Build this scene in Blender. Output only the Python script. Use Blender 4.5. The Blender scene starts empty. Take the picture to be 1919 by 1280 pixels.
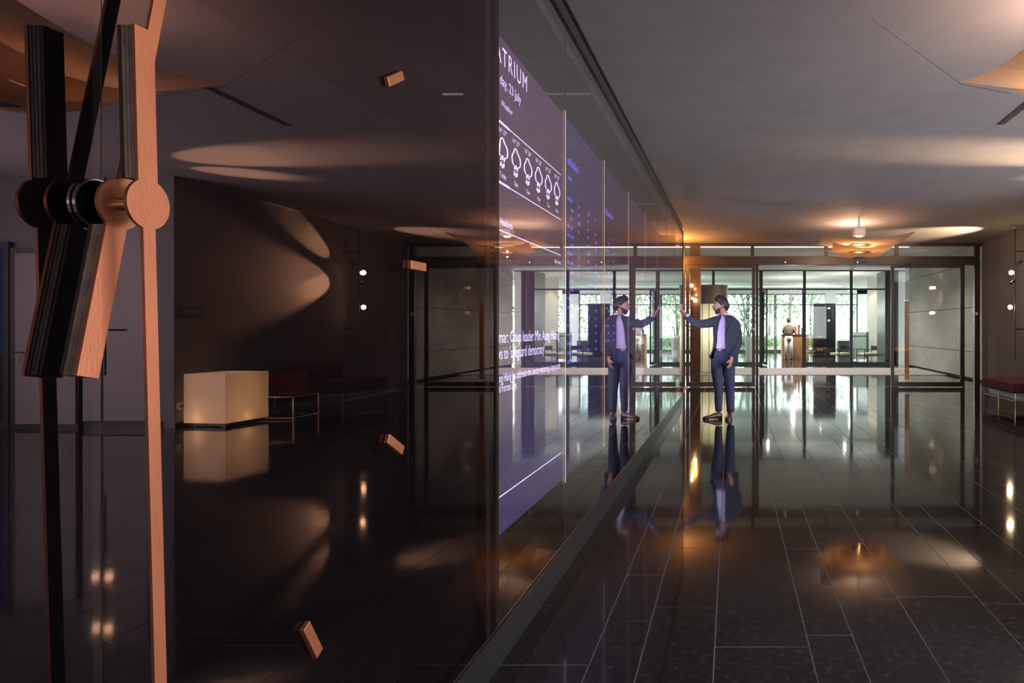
import bpy, bmesh, math, random
from mathutils import Vector, Matrix, noise
R = math.radians
PI = math.pi
rng = random.Random(7)
sc = bpy.context.scene
C = sc.collection

# ------------------------------------------------------------------ camera, world, exposure
CX, CY, F, H = 1369.5, 614.0, 1280.0, 1.35          # vanishing point, focal length (px), eye height
cam = bpy.data.cameras.new('camera'); cam_o = bpy.data.objects.new('camera', cam); C.objects.link(cam_o)
cam.sensor_width = 36.0; cam.lens = 36.0 * F / 1919.0
cam.shift_x = -(CX - 959.5) / 1919.0
cam.shift_y = (CY - 640.0) / 1919.0
cam.clip_start = 0.05; cam.clip_end = 300
cam_o.location = (0, 0, H); cam_o.rotation_euler = (PI/2, 0, 0)
sc.camera = cam_o
vs = sc.view_settings
sc.display_settings.display_device = 'sRGB'
vs.view_transform = 'Standard'; vs.look = 'None'; vs.gamma = 1.0; vs.use_curve_mapping = False
vs.exposure = 0.0
w = bpy.data.worlds.new('world'); sc.world = w; w.use_nodes = True
nt = w.node_tree; nt.nodes.clear()
wo = nt.nodes.new('ShaderNodeOutputWorld'); bg = nt.nodes.new('ShaderNodeBackground')
bg.inputs[0].default_value = (0.86, 0.94, 1.0, 1); bg.inputs[1].default_value = 6.5
nt.links.new(bg.outputs[0], wo.inputs[0])
cy = sc.cycles
cy.use_denoising = True
cy.max_bounces = 12; cy.diffuse_bounces = 3; cy.glossy_bounces = 7; cy.transmission_bounces = 6; cy.transparent_max_bounces = 24
cy.sample_clamp_indirect = 4.0; cy.caustics_reflective = False; cy.caustics_refractive = False
cy.blur_glossy = 0.5

def lamp(name, kind, loc, energy, color, **k):
    l = bpy.data.lights.new(name, kind); o = bpy.data.objects.new(name, l); C.objects.link(o)
    l.energy = energy; l.color = color; o.location = loc
    aim = k.pop('aim', None)
    for a, v in k.items(): setattr(l, a, v)
    if aim is not None:
        o.rotation_euler = (Vector(aim) - Vector(loc)).to_track_quat('-Z', 'Y').to_euler()
    return o
# unseen area fills added to brighten the dark room, then lobby and vestibule spots
lamp('room_fill_side', 'AREA', (8.9, 3.0, 1.75), 900, (0.97, 0.90, 0.93), shape='RECTANGLE', size=9.0, size_y=2.5, aim=(0, 3.0, 2.4))
lamp('room_fill_back', 'AREA', (4.5, -3.8, 1.75), 260, (0.95, 0.90, 0.95), shape='RECTANGLE', size=7.0, size_y=2.5, aim=(3.0, 6, 2.0))
for i_, (a_, b_) in enumerate(((-2.5, 27.5), (1.5, 27.5), (4.5, 27), (-2.5, 32), (1.2, 32), (4.2, 32), (-1, 35.6), (3.5, 35.6))):
    lamp('lobby_downlight.%03d' % i_, 'SPOT', (a_, b_, 3.40), 230, (1.0, 0.95, 0.86), spot_size=R(165), spot_blend=.5, shadow_soft_size=.05, aim=(a_, b_, 0))
for i_, (a_, b_) in enumerate(((0.2, 18.2), (4.2, 18.2), (0.2, 22.5), (4.2, 22.5))):
    lamp('vestibule_fill.%03d' % i_, 'SPOT', (a_, b_, 3.38), 210, (1.0, 0.93, 0.85), spot_size=R(140), spot_blend=.8, shadow_soft_size=.05, aim=(a_, b_, 0))  # spots added to brighten the vestibule, no fittings in its ceiling

# ------------------------------------------------------------------ materials
def nodes(m):
    m.use_nodes = True; t = m.node_tree; t.nodes.clear()
    return t, t.nodes.new('ShaderNodeOutputMaterial')
def mat(name, col, rough=0.5, metal=0.0, var=0.12, scale=9.0, bump=0.0, bscale=60.0, spec=0.5, stretch=None, col2=None):
    m = bpy.data.materials.new(name); t, out = nodes(m)
    b = t.nodes.new('ShaderNodeBsdfPrincipled'); t.links.new(b.outputs[0], out.inputs[0])
    b.inputs['Roughness'].default_value = rough; b.inputs['Metallic'].default_value = metal
    b.inputs['Specular IOR Level'].default_value = spec
    tc = t.nodes.new('ShaderNodeTexCoord'); mp = t.nodes.new('ShaderNodeMapping'); t.links.new(tc.outputs['Object'], mp.inputs[0])
    if stretch: mp.inputs['Scale'].default_value = stretch
    nz = t.nodes.new('ShaderNodeTexNoise'); nz.inputs['Scale'].default_value = scale; nz.inputs['Detail'].default_value = 4
    t.links.new(mp.outputs[0], nz.inputs['Vector'])
    cr = t.nodes.new('ShaderNodeValToRGB'); t.links.new(nz.outputs[0], cr.inputs[0])
    c2 = col2 if col2 else tuple(c * (1 + var) for c in col)
    cr.color_ramp.elements[0].position = 0.35; cr.color_ramp.elements[1].position = 0.68
    cr.color_ramp.elements[0].color = tuple(c * (1 - var) for c in col) + (1,)
    cr.color_ramp.elements[1].color = tuple(c2) + (1,)
    t.links.new(cr.outputs[0], b.inputs['Base Color'])
    if bump:
        n2 = t.nodes.new('ShaderNodeTexNoise'); n2.inputs['Scale'].default_value = bscale; n2.inputs['Detail'].default_value = 3
        t.links.new(mp.outputs[0], n2.inputs['Vector'])
        bp = t.nodes.new('ShaderNodeBump'); bp.inputs['Strength'].default_value = bump; bp.inputs['Distance'].default_value = 0.01
        t.links.new(n2.outputs[0], bp.inputs['Height']); t.links.new(bp.outputs[0], b.inputs['Normal'])
    return m
def emit(name, col, strength):
    m = bpy.data.materials.new(name); t, out = nodes(m)
    e = t.nodes.new('ShaderNodeEmission'); e.inputs[0].default_value = tuple(col) + (1,); e.inputs[1].default_value = strength
    t.links.new(e.outputs[0], out.inputs[0]); return m
def glass(name, f0, gloss=(1, 1, 1), tint=(0.93, 0.96, 0.95), rough=0.0, power=5.0):
    """thin coated pane: transparency plus a reflection that grows towards grazing angles"""
    m = bpy.data.materials.new(name); t, out = nodes(m)
    tr = t.nodes.new('ShaderNodeBsdfTransparent'); tr.inputs[0].default_value = tuple(tint) + (1,)
    gl = t.nodes.new('ShaderNodeBsdfGlossy'); gl.inputs['Roughness'].default_value = rough; gl.inputs[0].default_value = tuple(gloss) + (1,)
    lw = t.nodes.new('ShaderNodeLayerWeight'); lw.inputs[0].default_value = 0.5
    pw = t.nodes.new('ShaderNodeMath'); pw.operation = 'POWER'; pw.inputs[1].default_value = power; t.links.new(lw.outputs['Facing'], pw.inputs[0])
    ma = t.nodes.new('ShaderNodeMath'); ma.operation = 'MULTIPLY_ADD'; ma.inputs[1].default_value = 1 - f0; ma.inputs[2].default_value = f0
    t.links.new(pw.outputs[0], ma.inputs[0])
    mx = t.nodes.new('ShaderNodeMixShader'); t.links.new(ma.outputs[0], mx.inputs[0])
    t.links.new(tr.outputs[0], mx.inputs[1]); t.links.new(gl.outputs[0], mx.inputs[2]); t.links.new(mx.outputs[0], out.inputs[0])
    return m
def translucent(name, col, frac=0.5, streak=0.15):
    m = bpy.data.materials.new(name); t, out = nodes(m)
    d = t.nodes.new('ShaderNodeBsdfDiffuse'); tl = t.nodes.new('ShaderNodeBsdfTranslucent')
    tc = t.nodes.new('ShaderNodeTexCoord'); wv = t.nodes.new('ShaderNodeTexNoise'); wv.inputs['Scale'].default_value = 7; wv.inputs['Detail'].default_value = 5
    mp = t.nodes.new('ShaderNodeMapping'); mp.inputs['Scale'].default_value = (0.5, 2.5, 1); t.links.new(tc.outputs['Object'], mp.inputs[0]); t.links.new(mp.outputs[0], wv.inputs[0])
    cr = t.nodes.new('ShaderNodeValToRGB'); t.links.new(wv.outputs[0], cr.inputs[0])
    cr.color_ramp.elements[0].color = tuple(c * (1 - streak) for c in col) + (1,); cr.color_ramp.elements[1].color = tuple(min(1, c * (1 + streak)) for c in col) + (1,)
    t.links.new(cr.outputs[0], d.inputs[0]); t.links.new(cr.outputs[0], tl.inputs[0])
    mx = t.nodes.new('ShaderNodeMixShader'); mx.inputs[0].default_value = frac
    t.links.new(d.outputs[0], mx.inputs[1]); t.links.new(tl.outputs[0], mx.inputs[2]); t.links.new(mx.outputs[0], out.inputs[0]); return m

M = {}
M['ceiling'] = mat('ceiling_plaster', (0.36, 0.345, 0.36), 0.85, var=0.05, scale=3.0)
M['wall'] = mat('grey_fabric_wall', (0.165, 0.165, 0.19), 0.8, var=0.06, scale=5, bump=0.1, bscale=200)
M['concrete'] = mat('concrete_panel', (0.50, 0.49, 0.44), 0.8, var=0.10, scale=2.2, stretch=(1, .5, 2.4), bump=0.08)
M['joint'] = mat('dark_joint', (0.05, 0.05, 0.048), 0.9)
M['white'] = mat('white_plaster', (0.82, 0.82, 0.78), 0.8, var=0.03)
M['lobby_wall'] = mat('lobby_beige_wall', (0.55, 0.53, 0.46), 0.8, var=0.05)
M['grout'] = mat('pale_grout', (0.46, 0.42, 0.42), 0.75, var=0.05)
M['frame'] = mat('bronze_brown_frame', (0.045, 0.032, 0.030), 0.35, var=0.08, spec=0.5)
M['frame_dark'] = mat('anthracite_frame', (0.035, 0.037, 0.04), 0.4, var=0.06)
M['black'] = mat('black_metal', (0.010, 0.010, 0.011), 0.35)
M['backstage'] = mat('black_backing', (0.004, 0.004, 0.005), 0.9, spec=0.0)
M['copper'] = mat('brushed_copper', (0.38, 0.13, 0.06), 0.36, 0.6, var=0.10, scale=14, stretch=(1, 1, .4), bump=0.04, bscale=240)
M['copper_back'] = mat('shaded_copper_back', (0.05, 0.03, 0.025), 0.5, 0.5)  # darker copper copy, shade of the unlit side put into its colour
M['lamin'] = mat('dull_laminated_edge', (0.24, 0.165, 0.13), 0.5, 0.2, var=0.35, scale=30)
M['steel'] = mat('polished_steel', (0.62, 0.58, 0.52), 0.2, 1.0, var=0.03)
M['handle'] = mat('copper_toned_handle', (0.55, 0.24, 0.13), 0.4, 0.3)
M['carpet'] = mat('pinkish_grey_carpet', (0.50, 0.45, 0.45), 0.95, var=0.10, scale=60, bump=0.3, bscale=300)
M['red'] = mat('burgundy_upholstery', (0.10, 0.012, 0.028), 0.85, var=0.2, scale=12, bump=0.1)
M['doorgrey'] = mat('light_grey_door_leaf', (0.24, 0.23, 0.25), 0.6, var=0.04)
M['wood'] = mat('warm_oak_front', (0.36, 0.17, 0.07), 0.5, var=0.25, scale=6, stretch=(8, 8, .7))
M['dark_top'] = mat('dark_stone_top', (0.05, 0.045, 0.04), 0.3)
M['cream'] = mat('cream_seat_pad', (0.72, 0.64, 0.46), 0.8)
M['bark'] = mat('bark', (0.22, 0.21, 0.19), 0.9, var=0.3)
M['grass'] = mat('lawn', (0.20, 0.30, 0.12), 0.9, var=0.3, scale=4)
M['paving'] = mat('pale_paving', (0.62, 0.62, 0.60), 0.9)
M['clear'] = glass('clear_glazing', 0.045, tint=(0.93, 0.965, 0.95))
M['tinted_mirror'] = glass('bronze_mirror_glass', 0.12, gloss=(1.0, 0.73, 0.76), tint=(0.75, 0.7, 0.7))
M['screen_glass'] = glass('reflective_screen_glass', 0.50, gloss=(1.0, 0.95, 0.97), tint=(0.95, 0.95, 0.97), power=3.5)
M['upper_glass'] = glass('smoked_upper_glass', 0.30, gloss=(.9, .85, .85), tint=(0.55, 0.5, 0.5))
M['open'] = glass('clear_back_face', 0.0, tint=(1, 1, 1), power=60)
M['edge'] = mat('ground_glass_edge', (0.10, 0.08, 0.07), 0.3)
M['bulb'] = emit('warm_bulb', (1.0, 0.72, 0.42), 40)
M['bulb_orange'] = emit('orange_bulb', (1.0, 0.45, 0.10), 14)
M['led'] = emit('pale_led_strip', (1.0, 0.86, 0.78), 2.2)
M['down'] = emit('downlight_lens', (1.0, 0.97, 0.9), 5)
M['fabric_lamp'] = translucent('stretched_amber_fabric', (0.74, 0.58, 0.42), 0.5)
M['opal'] = translucent('opal_acrylic', (0.86, 0.80, 0.68), 0.55, 0.02)
M['leaf'] = translucent('tree_leaf', (0.24, 0.33, 0.19), 0.5, 0.35)
M['leaf2'] = translucent('pale_leaf', (0.42, 0.50, 0.38), 0.5, 0.2)
M['drum'] = translucent('pale_fabric_drum', (0.80, 0.74, 0.58), 0.45, 0.10)

# polished dark granite: near-black, mineral flecks, a thin glossy skin
def granite():
    m = bpy.data.materials.new('polished_black_granite'); t, out = nodes(m)
    b = t.nodes.new('ShaderNodeBsdfPrincipled'); t.links.new(b.outputs[0], out.inputs[0])
    ge = t.nodes.new('ShaderNodeNewGeometry')
    vo = t.nodes.new('ShaderNodeTexVoronoi'); vo.inputs['Scale'].default_value = 34; t.links.new(ge.outputs['Position'], vo.inputs['Vector'])
    nz = t.nodes.new('ShaderNodeTexNoise'); nz.inputs['Scale'].default_value = 30; nz.inputs['Detail'].default_value = 7; t.links.new(ge.outputs['Position'], nz.inputs['Vector'])
    cr = t.nodes.new('ShaderNodeValToRGB'); t.links.new(nz.outputs[0], cr.inputs[0])
    e = cr.color_ramp.elements; e[0].position = 0.52; e[0].color = (0.013, 0.011, 0.011, 1); e[1].position = 0.86; e[1].color = (0.075, 0.068, 0.066, 1)
    t.links.new(cr.outputs[0], b.inputs['Base Color'])
    b.inputs['Roughness'].default_value = 0.06; b.inputs['Specular IOR Level'].default_value = 0.6
    n2 = t.nodes.new('ShaderNodeTexNoise'); n2.inputs['Scale'].default_value = 18; n2.inputs['Detail'].default_value = 2; t.links.new(ge.outputs['Position'], n2.inputs['Vector'])
    bp = t.nodes.new('ShaderNodeBump'); bp.inputs['Strength'].default_value = 0.02; bp.inputs['Distance'].default_value = 0.003
    t.links.new(n2.outputs[0], bp.inputs['Height']); t.links.new(bp.outputs[0], b.inputs['Normal'])
    return m
M['granite'] = granite()

# ------------------------------------------------------------------ mesh helpers
class MB:
    def __init__(s): s.v = []; s.f = []; s.mi = []
    def add(s, vs_, fs, k=0):
        o = len(s.v); s.v += [tuple(p) for p in vs_]; s.f += [tuple(i + o for i in f) for f in fs]; s.mi += [k] * len(fs); return s
    def box(s, x0, x1, y0, y1, z0, z1, k=0, fk=None):
        vs_ = [(x, y, z) for z in (z0, z1) for y in (y0, y1) for x in (x0, x1)]
        fs = [(0, 2, 3, 1), (4, 5, 7, 6), (0, 1, 5, 4), (2, 6, 7, 3), (0, 4, 6, 2), (1, 3, 7, 5)]  # -z +z -y +y -x +x
        o = len(s.v); s.v += vs_; s.f += [tuple(i + o for i in f) for f in fs]; s.mi += (fk if fk else [k] * 6); return s
    def cbox(s, c, d, rz=0.0, k=0, rx=0.0, ry=0.0):
        mtx = Matrix.Translation(c) @ Matrix.Rotation(rz, 4, 'Z') @ Matrix.Rotation(ry, 4, 'Y') @ Matrix.Rotation(rx, 4, 'X')
        vs_ = [mtx @ Vector((x * d[0] / 2, y * d[1] / 2, z * d[2] / 2)) for z in (-1, 1) for y in (-1, 1) for x in (-1, 1)]
        return s.add(vs_, [(0, 2, 3, 1), (4, 5, 7, 6), (0, 1, 5, 4), (2, 6, 7, 3), (0, 4, 6, 2), (1, 3, 7, 5)], k)
    def rings(s, rs, caps=True, closed=True, k=0):
        n = len(rs[0]); vs_ = [p for r in rs for p in r]; fs = []
        for i in range(len(rs) - 1):
            for j in range(n if closed else n - 1):
                a = i * n + j; b = i * n + (j + 1) % n
                fs.append((a, b, b + n, a + n))
        if caps and closed: fs.append(tuple(range(n))[::-1]); fs.append(tuple((len(rs) - 1) * n + j for j in range(n)))
        return s.add(vs_, fs, k)
    def tube(s, pts, rad, n=10, k=0, flat=1.0, up=(0, 0, 1)):
        pts = [Vector(p) for p in pts]; rad = rad if isinstance(rad, (list, tuple)) else [rad] * len(pts)
        rs = []; u = Vector(up)
        for i, p in enumerate(pts):
            d = (pts[min(i + 1, len(pts) - 1)] - pts[max(i - 1, 0)]).normalized()
            a = d.cross(u)
            if a.length < 1e-3: a = d.cross(Vector((0, 1, 0)))
            a.normalize(); b = a.cross(d).normalized()
            rs.append([p + a * (math.cos(t) * rad[i]) + b * (math.sin(t) * rad[i] * flat) for t in (2 * PI * j / n for j in range(n))])
        return s.rings(rs, k=k)
    def ell(s, sec, n=16, k=0, rz=0.0):
        """stack of horizontal ellipses: (cx, cy, z, rx, ry)"""
        rs = []
        for (cx_, cy_, z, rx, ry) in sec:
            rs.append([(cx_ + rx * math.cos(t) * math.cos(rz) - ry * math.sin(t) * math.sin(rz), cy_ + rx * math.cos(t) * math.sin(rz) + ry * math.sin(t) * math.cos(rz), z) for t in (2 * PI * j / n for j in range(n))])
        return s.rings(rs, k=k)
    def lathe(s, c, prof, n=20, k=0):
        return s.ell([(c[0], c[1], c[2] + z, r, r) for r, z in prof], n, k)
    def ball(s, c, r, n=12, m=8, k=0, sx=1, sy=1, sz=1):
        return s.ell([(c[0], c[1], c[2] + r * sz * math.sin(a), max(1e-4, r * sx * math.cos(a)), max(1e-4, r * sy * math.cos(a))) for a in (-PI / 2 + PI * i / m for i in range(m + 1))], n, k)
    def discx(s, c, r, t, n=28, k=0, fk=(0, 0, 0)):
        """disc whose axis is local x, from c.x to c.x+t"""
        o = len(s.v)
        for x in (c[0], c[0] + t):
            s.v += [(x, c[1] + r * math.cos(2 * PI * j / n), c[2] + r * math.sin(2 * PI * j / n)) for j in range(n)]
        s.f.append(tuple(o + j for j in range(n))[::-1]); s.mi.append(fk[0])
        s.f.append(tuple(o + n + j for j in range(n))); s.mi.append(fk[1])
        for j in range(n):
            s.f.append((o + j, o + (j + 1) % n, o + n + (j + 1) % n, o + n + j)); s.mi.append(fk[2])
        return s
    def build(s, name, mats, parent=None, loc=None, smooth=False, bevel=0.0, sub=0):
        me = bpy.data.meshes.new(name)
        o_ = Vector(loc) if loc is not None else (Vector(ORG.get(parent.name, (0, 0, 0))) if parent else Vector((0, 0, 0)))
        me.from_pydata([tuple(Vector(p) - o_) for p in s.v], [], s.f)
        mats = mats if isinstance(mats, (list, tuple)) else [mats]
        for m_ in mats: me.materials.append(M[m_] if isinstance(m_, str) else m_)
        me.polygons.foreach_set('material_index', s.mi); me.update()
        b = bmesh.new(); b.from_mesh(me); bmesh.ops.recalc_face_normals(b, faces=b.faces); b.to_mesh(me); b.free()
        if smooth: me.polygons.foreach_set('use_smooth', [True] * len(me.polygons))
        ob = bpy.data.objects.new(name, me); C.objects.link(ob)
        if parent: ob.parent = parent; ORG[ob.name] = ORG.get(parent.name, (0, 0, 0))
        else: ob.location = o_; ORG[ob.name] = tuple(o_)
        if bevel:
            md = ob.modifiers.new('bevel', 'BEVEL'); md.width = bevel; md.segments = 2; md.limit_method = 'ANGLE'
        if sub:
            md = ob.modifiers.new('sub', 'SUBSURF'); md.levels = sub; md.render_levels = sub
        return ob
ORG = {}
def thing(name, label, cat, loc=(0, 0, 0), rz=0.0, group=None, kind=None):
    o = bpy.data.objects.new(name, None); C.objects.link(o); o.location = loc; o.rotation_euler = (0, 0, rz); o.empty_display_size = 0.1
    ORG[o.name] = tuple(loc) if not rz else (0, 0, 0)
    return tag(o, label, cat, group, kind)
def tag(o, label=None, cat=None, group=None, kind=None):
    if label: o['label'] = label
    if cat: o['category'] = cat
    if group: o['group'] = group
    if kind: o['kind'] = kind
    return o
def struct(o, label=None): return tag(o, label, None, None, 'structure')
def copy_tree(o, parent=None, loc=None, rz=None, label=None):
    c = o.copy(); C.objects.link(c); c.parent = parent; ORG[c.name] = (0, 0, 0)
    if loc is not None: c.location = loc
    if rz is not None: c.rotation_euler = (0, 0, rz)
    if label: c['label'] = label
    for ch in list(o.children):
        copy_tree(ch, c)
    return c

# ------------------------------------------------------------------ measuring helpers
def P(x, y, Y): return Vector(((x - CX) * Y / F, Y, H + (CY - y) * Y / F))
TH = math.atan(0.0062); CT, ST = math.cos(TH), math.sin(TH); GD = 0.94   # the glass wall leans 0.36 degrees off the room's axis
GO = Vector((-GD, 0, 0))
def gs(x, y, off=0.0):
    """point of the glass wall (distance along it, height) seen at a pixel"""
    a = (x - CX) / F; Y = (-GD * CT + off) / (a * CT - ST); X = a * Y
    return ((X + GD) * ST + Y * CT, H + (CY - y) * Y / F)
def gw(s_, off, h): return Vector((-GD + s_ * ST + off * CT, s_ * CT - off * ST, h))
def MR(x, y, Yv):
    """real position of a thing seen mirrored at a pixel, at virtual depth Yv"""
    p = P(x, y, Yv); d = (p.x + GD) * CT - p.y * ST
    return Vector((p.x - 2 * d * CT, p.y + 2 * d * ST, p.z))

FY = 15.57          # first entrance front
def ceil_h(Y): return 3.27 + 0.019 * (FY - min(Y, FY))
WX = 5.72           # right wall

# ------------------------------------------------------------------ floor: strips 40/20/30 cm, staggered tiles
fl = struct(MB().box(-6.0, 9.5, -4.0, FY + 0.05, -0.10, -0.0016).build('floor', 'grout'), 'dark polished granite floor laid in strips of three widths with pale joints')
LEN = {0.4: 1.46, 0.2: 0.585, 0.3: 0.88}
known = {-0.967: 4.194, -0.567: 3.73, -0.367: 3.30, -0.067: 2.89, 0.333: 3.0, 0.533: 3.40, 0.833: 3.43, 1.233: 3.335, 1.433: 3.80}
tiles = []
x = -0.967 - 0.9 * 2
seq = [0.4, 0.2, 0.3]; k = 0
while x < 9.3:
    wd = seq[k % 3]; L = LEN[wd]; key = round(x, 3)
    ph = known.get(key, 3.0 + rng.random() * L)
    y0 = ph - L * math.ceil((ph + 3.9) / L)
    while y0 < FY:
        a, b = max(y0, -4.0), min(y0 + L, FY)
        if b - a > 0.05: tiles.append((x, x + wd, a, b))
        y0 += L
    x = round(x + wd, 3); k += 1
def tsize(t):
    if t[1] < -0.95 or t[3] < 1.2 or t[0] > WX and t[3] > 9.1: return 0
    cxm = (t[0] + t[1]) / 2; cym = max((t[2] + t[3]) / 2, 1.5)
    xs = CX + cxm * F / cym
    vis = 1.0 if xs < 2000 else 0.12
    return vis * (t[1] - t[0]) * (t[3] - t[2]) / cym ** 3
tiles.sort(key=tsize, reverse=True)
g = 0.0028
rest = MB()
def tile_geo(b, t, base=None):
    tilt = (rng.uniform(-1, 1) * min(.0012, .0005 / (t[1] - t[0])), rng.uniform(-1, 1) * .0009 / (t[3] - t[2] + .3))
    cx_, cy_ = (t[0] + t[1]) / 2, (t[2] + t[3]) / 2
    q = [(t[0] + g, t[2] + g), (t[1] - g, t[2] + g), (t[1] - g, t[3] - g), (t[0] + g, t[3] - g)]
    top = [(a, b_, (a - cx_) * tilt[0] + (b_ - cy_) * tilt[1]) for a, b_ in q]
    bot = [(a, b_, -0.006) for a, b_ in q]
    b.add(bot + top, [(4, 5, 6, 7), (0, 1, 5, 4), (1, 2, 6, 5), (2, 3, 7, 6), (3, 0, 4, 7)])
for i, t in enumerate(tiles):
    if i < 296:
        b = MB(); tile_geo(b, t); b.build('tile', 'granite', fl)
        # (children of the floor: plain names, no labels)
    elif t[3] < FY + 1 and (t[0] > -1.2): tile_geo(rest, t)
x = -6.0
r_ = rest.build('tile_field', 'granite', fl); r_['kind'] = 'stuff'
# vestibule and lobby floor
fl2 = struct(MB().box(-7, 9.5, FY + 0.05, 38.2, -0.10, -0.0016).build('floor_beyond', 'grout'), 'dark polished floor of the vestibule and lobby beyond the entrance')
fl2.name = 'floor.001'
b = MB(); x = -6.067; k = 0
while x < 8.9:
    wd = seq[k % 3]; L = LEN[wd]; y0 = FY + 0.06 - rng.random() * L
    while y0 < 38.2:
        a, c_ = max(y0, FY + 0.06), min(y0 + L, 38.2)
        if c_ - a > .03: tile_geo(b, (x, x + wd, a, c_))
        y0 += L
    x = round(x + wd, 3); k += 1
r_ = b.build('tile_field', 'granite', fl2); r_['kind'] = 'stuff'
tag(MB().box(-3.2, 6.15, 19.4, 22.7, 0.003, 0.012).build('entrance_carpet', 'carpet', loc=(1.5, 21, 0)), 'pinkish grey carpet strip across the vestibule floor between the two glass fronts', 'carpet')

# ------------------------------------------------------------------ shell
def quad_slab(x0, x1, y0, y1, z0, z1, t=0.12):
    b = MB(); v = [(x0, y0, z0), (x1, y0, z0), (x1, y1, z1), (x0, y1, z1)]
    b.add(v + [(a, b_, c + t) for a, b_, c in v], [(0, 1, 2, 3), (7, 6, 5, 4), (0, 1, 5, 4), (1, 2, 6, 5), (2, 3, 7, 6), (3, 0, 4, 7)]); return b
struct(quad_slab(-6, 9.5, -4, FY + 0.02, ceil_h(-4), ceil_h(FY)).build('ceiling', 'ceiling'), 'smooth grey ceiling of the dark lobby')
struct(quad_slab(-7, 9.5, FY + 0.06, 38.4, 3.45, 3.45).build('ceiling_beyond', 'white'), 'white ceiling of the vestibule and bright lobby')
bpy.data.objects['ceiling_beyond'].name = 'ceiling.001'
struct(MB().box(WX, WX + 0.15, 9.1, FY, 0, 3.45).build('wall_right', 'wall'), 'grey-brown fabric wall lit by the wall lamps')
struct(MB().box(WX + .15, 9.5, 9.1, 9.25, 0, 3.5).build('wall_recess', 'wall'), 'grey end wall of the recess with doors')
struct(MB().box(9.35, 9.5, 7.2, 9.1, 0, 3.6).box(9.35, 9.5, -4, 7.2, 0, 0.4).box(9.35, 9.5, -4, 7.2, 3.1, 3.7).build('wall_side', 'wall'))
struct(MB().box(-6, 9.5, -4.15, -4, 0, 3.7).build('wall_back', 'wall'))
struct(MB().box(-6.0, -5.85, -4, FY, 0, 3.7).box(-5.85, -3.3, 12.3, 12.45, 0, 3.4).build('wall_left', 'backstage'))
struct(MB().box(-3.3, -3.2, -4, 12.45, 0, 3.30).box(-3.2, -1.0, 12.32, 12.4, 0, 3.02).build('wall_stage', 'backstage'), 'black rear wall behind the glass wall')
struct(MB().box(-2.2, -1.55, 12.5, FY, 0, 3.4).build('wall_side.001', 'wall'))
struct(MB().box(WX - 0.016, WX, 9.1, FY, 0.0, 0.09).build('baseboard_right', 'black'))
struct(MB().box(WX + .15, 9.35, 9.085, 9.1, 0.0, 0.09).build('baseboard_recess', 'black'))
# vestibule side wall of concrete panels
vr = struct(MB().box(6.24, 6.45, FY + 0.06, 24.3, 0, 3.45).build('wall_vestibule', 'joint'), 'concrete panel wall of the vestibule')
for (y0, y1) in ((FY + 0.06, 18.8), (18.8, 24.3)):
    for (z0, z1) in ((0.05, .73), (.73, 1.87), (1.87, 3.0), (3.0, 3.45)):
        MB().box(6.2, 6.24, y0 + .008, y1 - .008, z0 + .008, z1 - .008).build('panel', 'concrete', vr)
struct(MB().box(-6.8, -6.6, FY, 38, 0, 3.45).build('wall_vestibule.001', 'white'))
struct(MB().box(-6.6, -1.35, FY + 0.04, FY + 0.2, 0, 3.45).build('wall_vestibule.002', 'wall'))

# ------------------------------------------------------------------ first entrance front (Y = FY)
def fx(x, Y=FY): return (x - CX) * Y / F
def fz(y, Y=FY): return H + (CY - y) * Y / F
ent = thing('entrance_frame', 'bronze-brown frame of the first glass entrance with header beam and upper lights', 'entrance', (2, FY, 0), kind='structure')
del ent['category']
b = MB()
b.box(fx(1283), WX, FY - .05, FY + .06, fz(461.5), fz(455)).box(fx(1283), fx(1833), FY - .12, FY + .08, fz(497), fz(481))
b.build('header_beam', 'frame', ent, bevel=.004)
for xx in (1410, 1548, 1680): MB().box(fx(xx - 3.2), fx(xx + 3.2), FY - .04, FY + .05, fz(481), fz(461.5)).build('mullion', 'frame', ent)
MB().box(fx(1825), fx(1835), FY - .06, FY + .06, 0, fz(455)).build('jamb', 'frame', ent, bevel=.003)
MB().box(fx(1279), fx(1284), FY - .06, FY + .06, 0, fz(455)).build('jamb', 'frame', ent, bevel=.003)
MB().box(fx(1416), fx(1421.5), FY + .0, FY + .08, 0, fz(497)).build('post', 'frame', ent, bevel=.003)
edges = [1284, 1407, 1413, 1545, 1551, 1677, 1683, 1825]
for i in range(0, 8, 2): MB().box(fx(edges[i]), fx(edges[i + 1]), FY - .006, FY + .006, fz(481), fz(461.5)).build('pane', 'clear', ent)
MB().box(fx(1806), fx(1824), FY - .006, FY + .006, 0.02, fz(497)).build('pane', 'clear', ent)
MB().box(fx(1803.5), fx(1807), FY - .03, FY + .03, 0, fz(497)).build('mullion', 'frame', ent)
for xx in (1478, 1612):
    sb = MB().box(fx(xx - 10), fx(xx + 10), FY - .16, FY - .12, fz(494.5), fz(490)).build('door_sensor', 'black', ent)
    MB().box(fx(xx - 8), fx(xx - 6.5), FY - .165, FY - .16, fz(493.5), fz(492)).build('indicator', 'down', sb)
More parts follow.
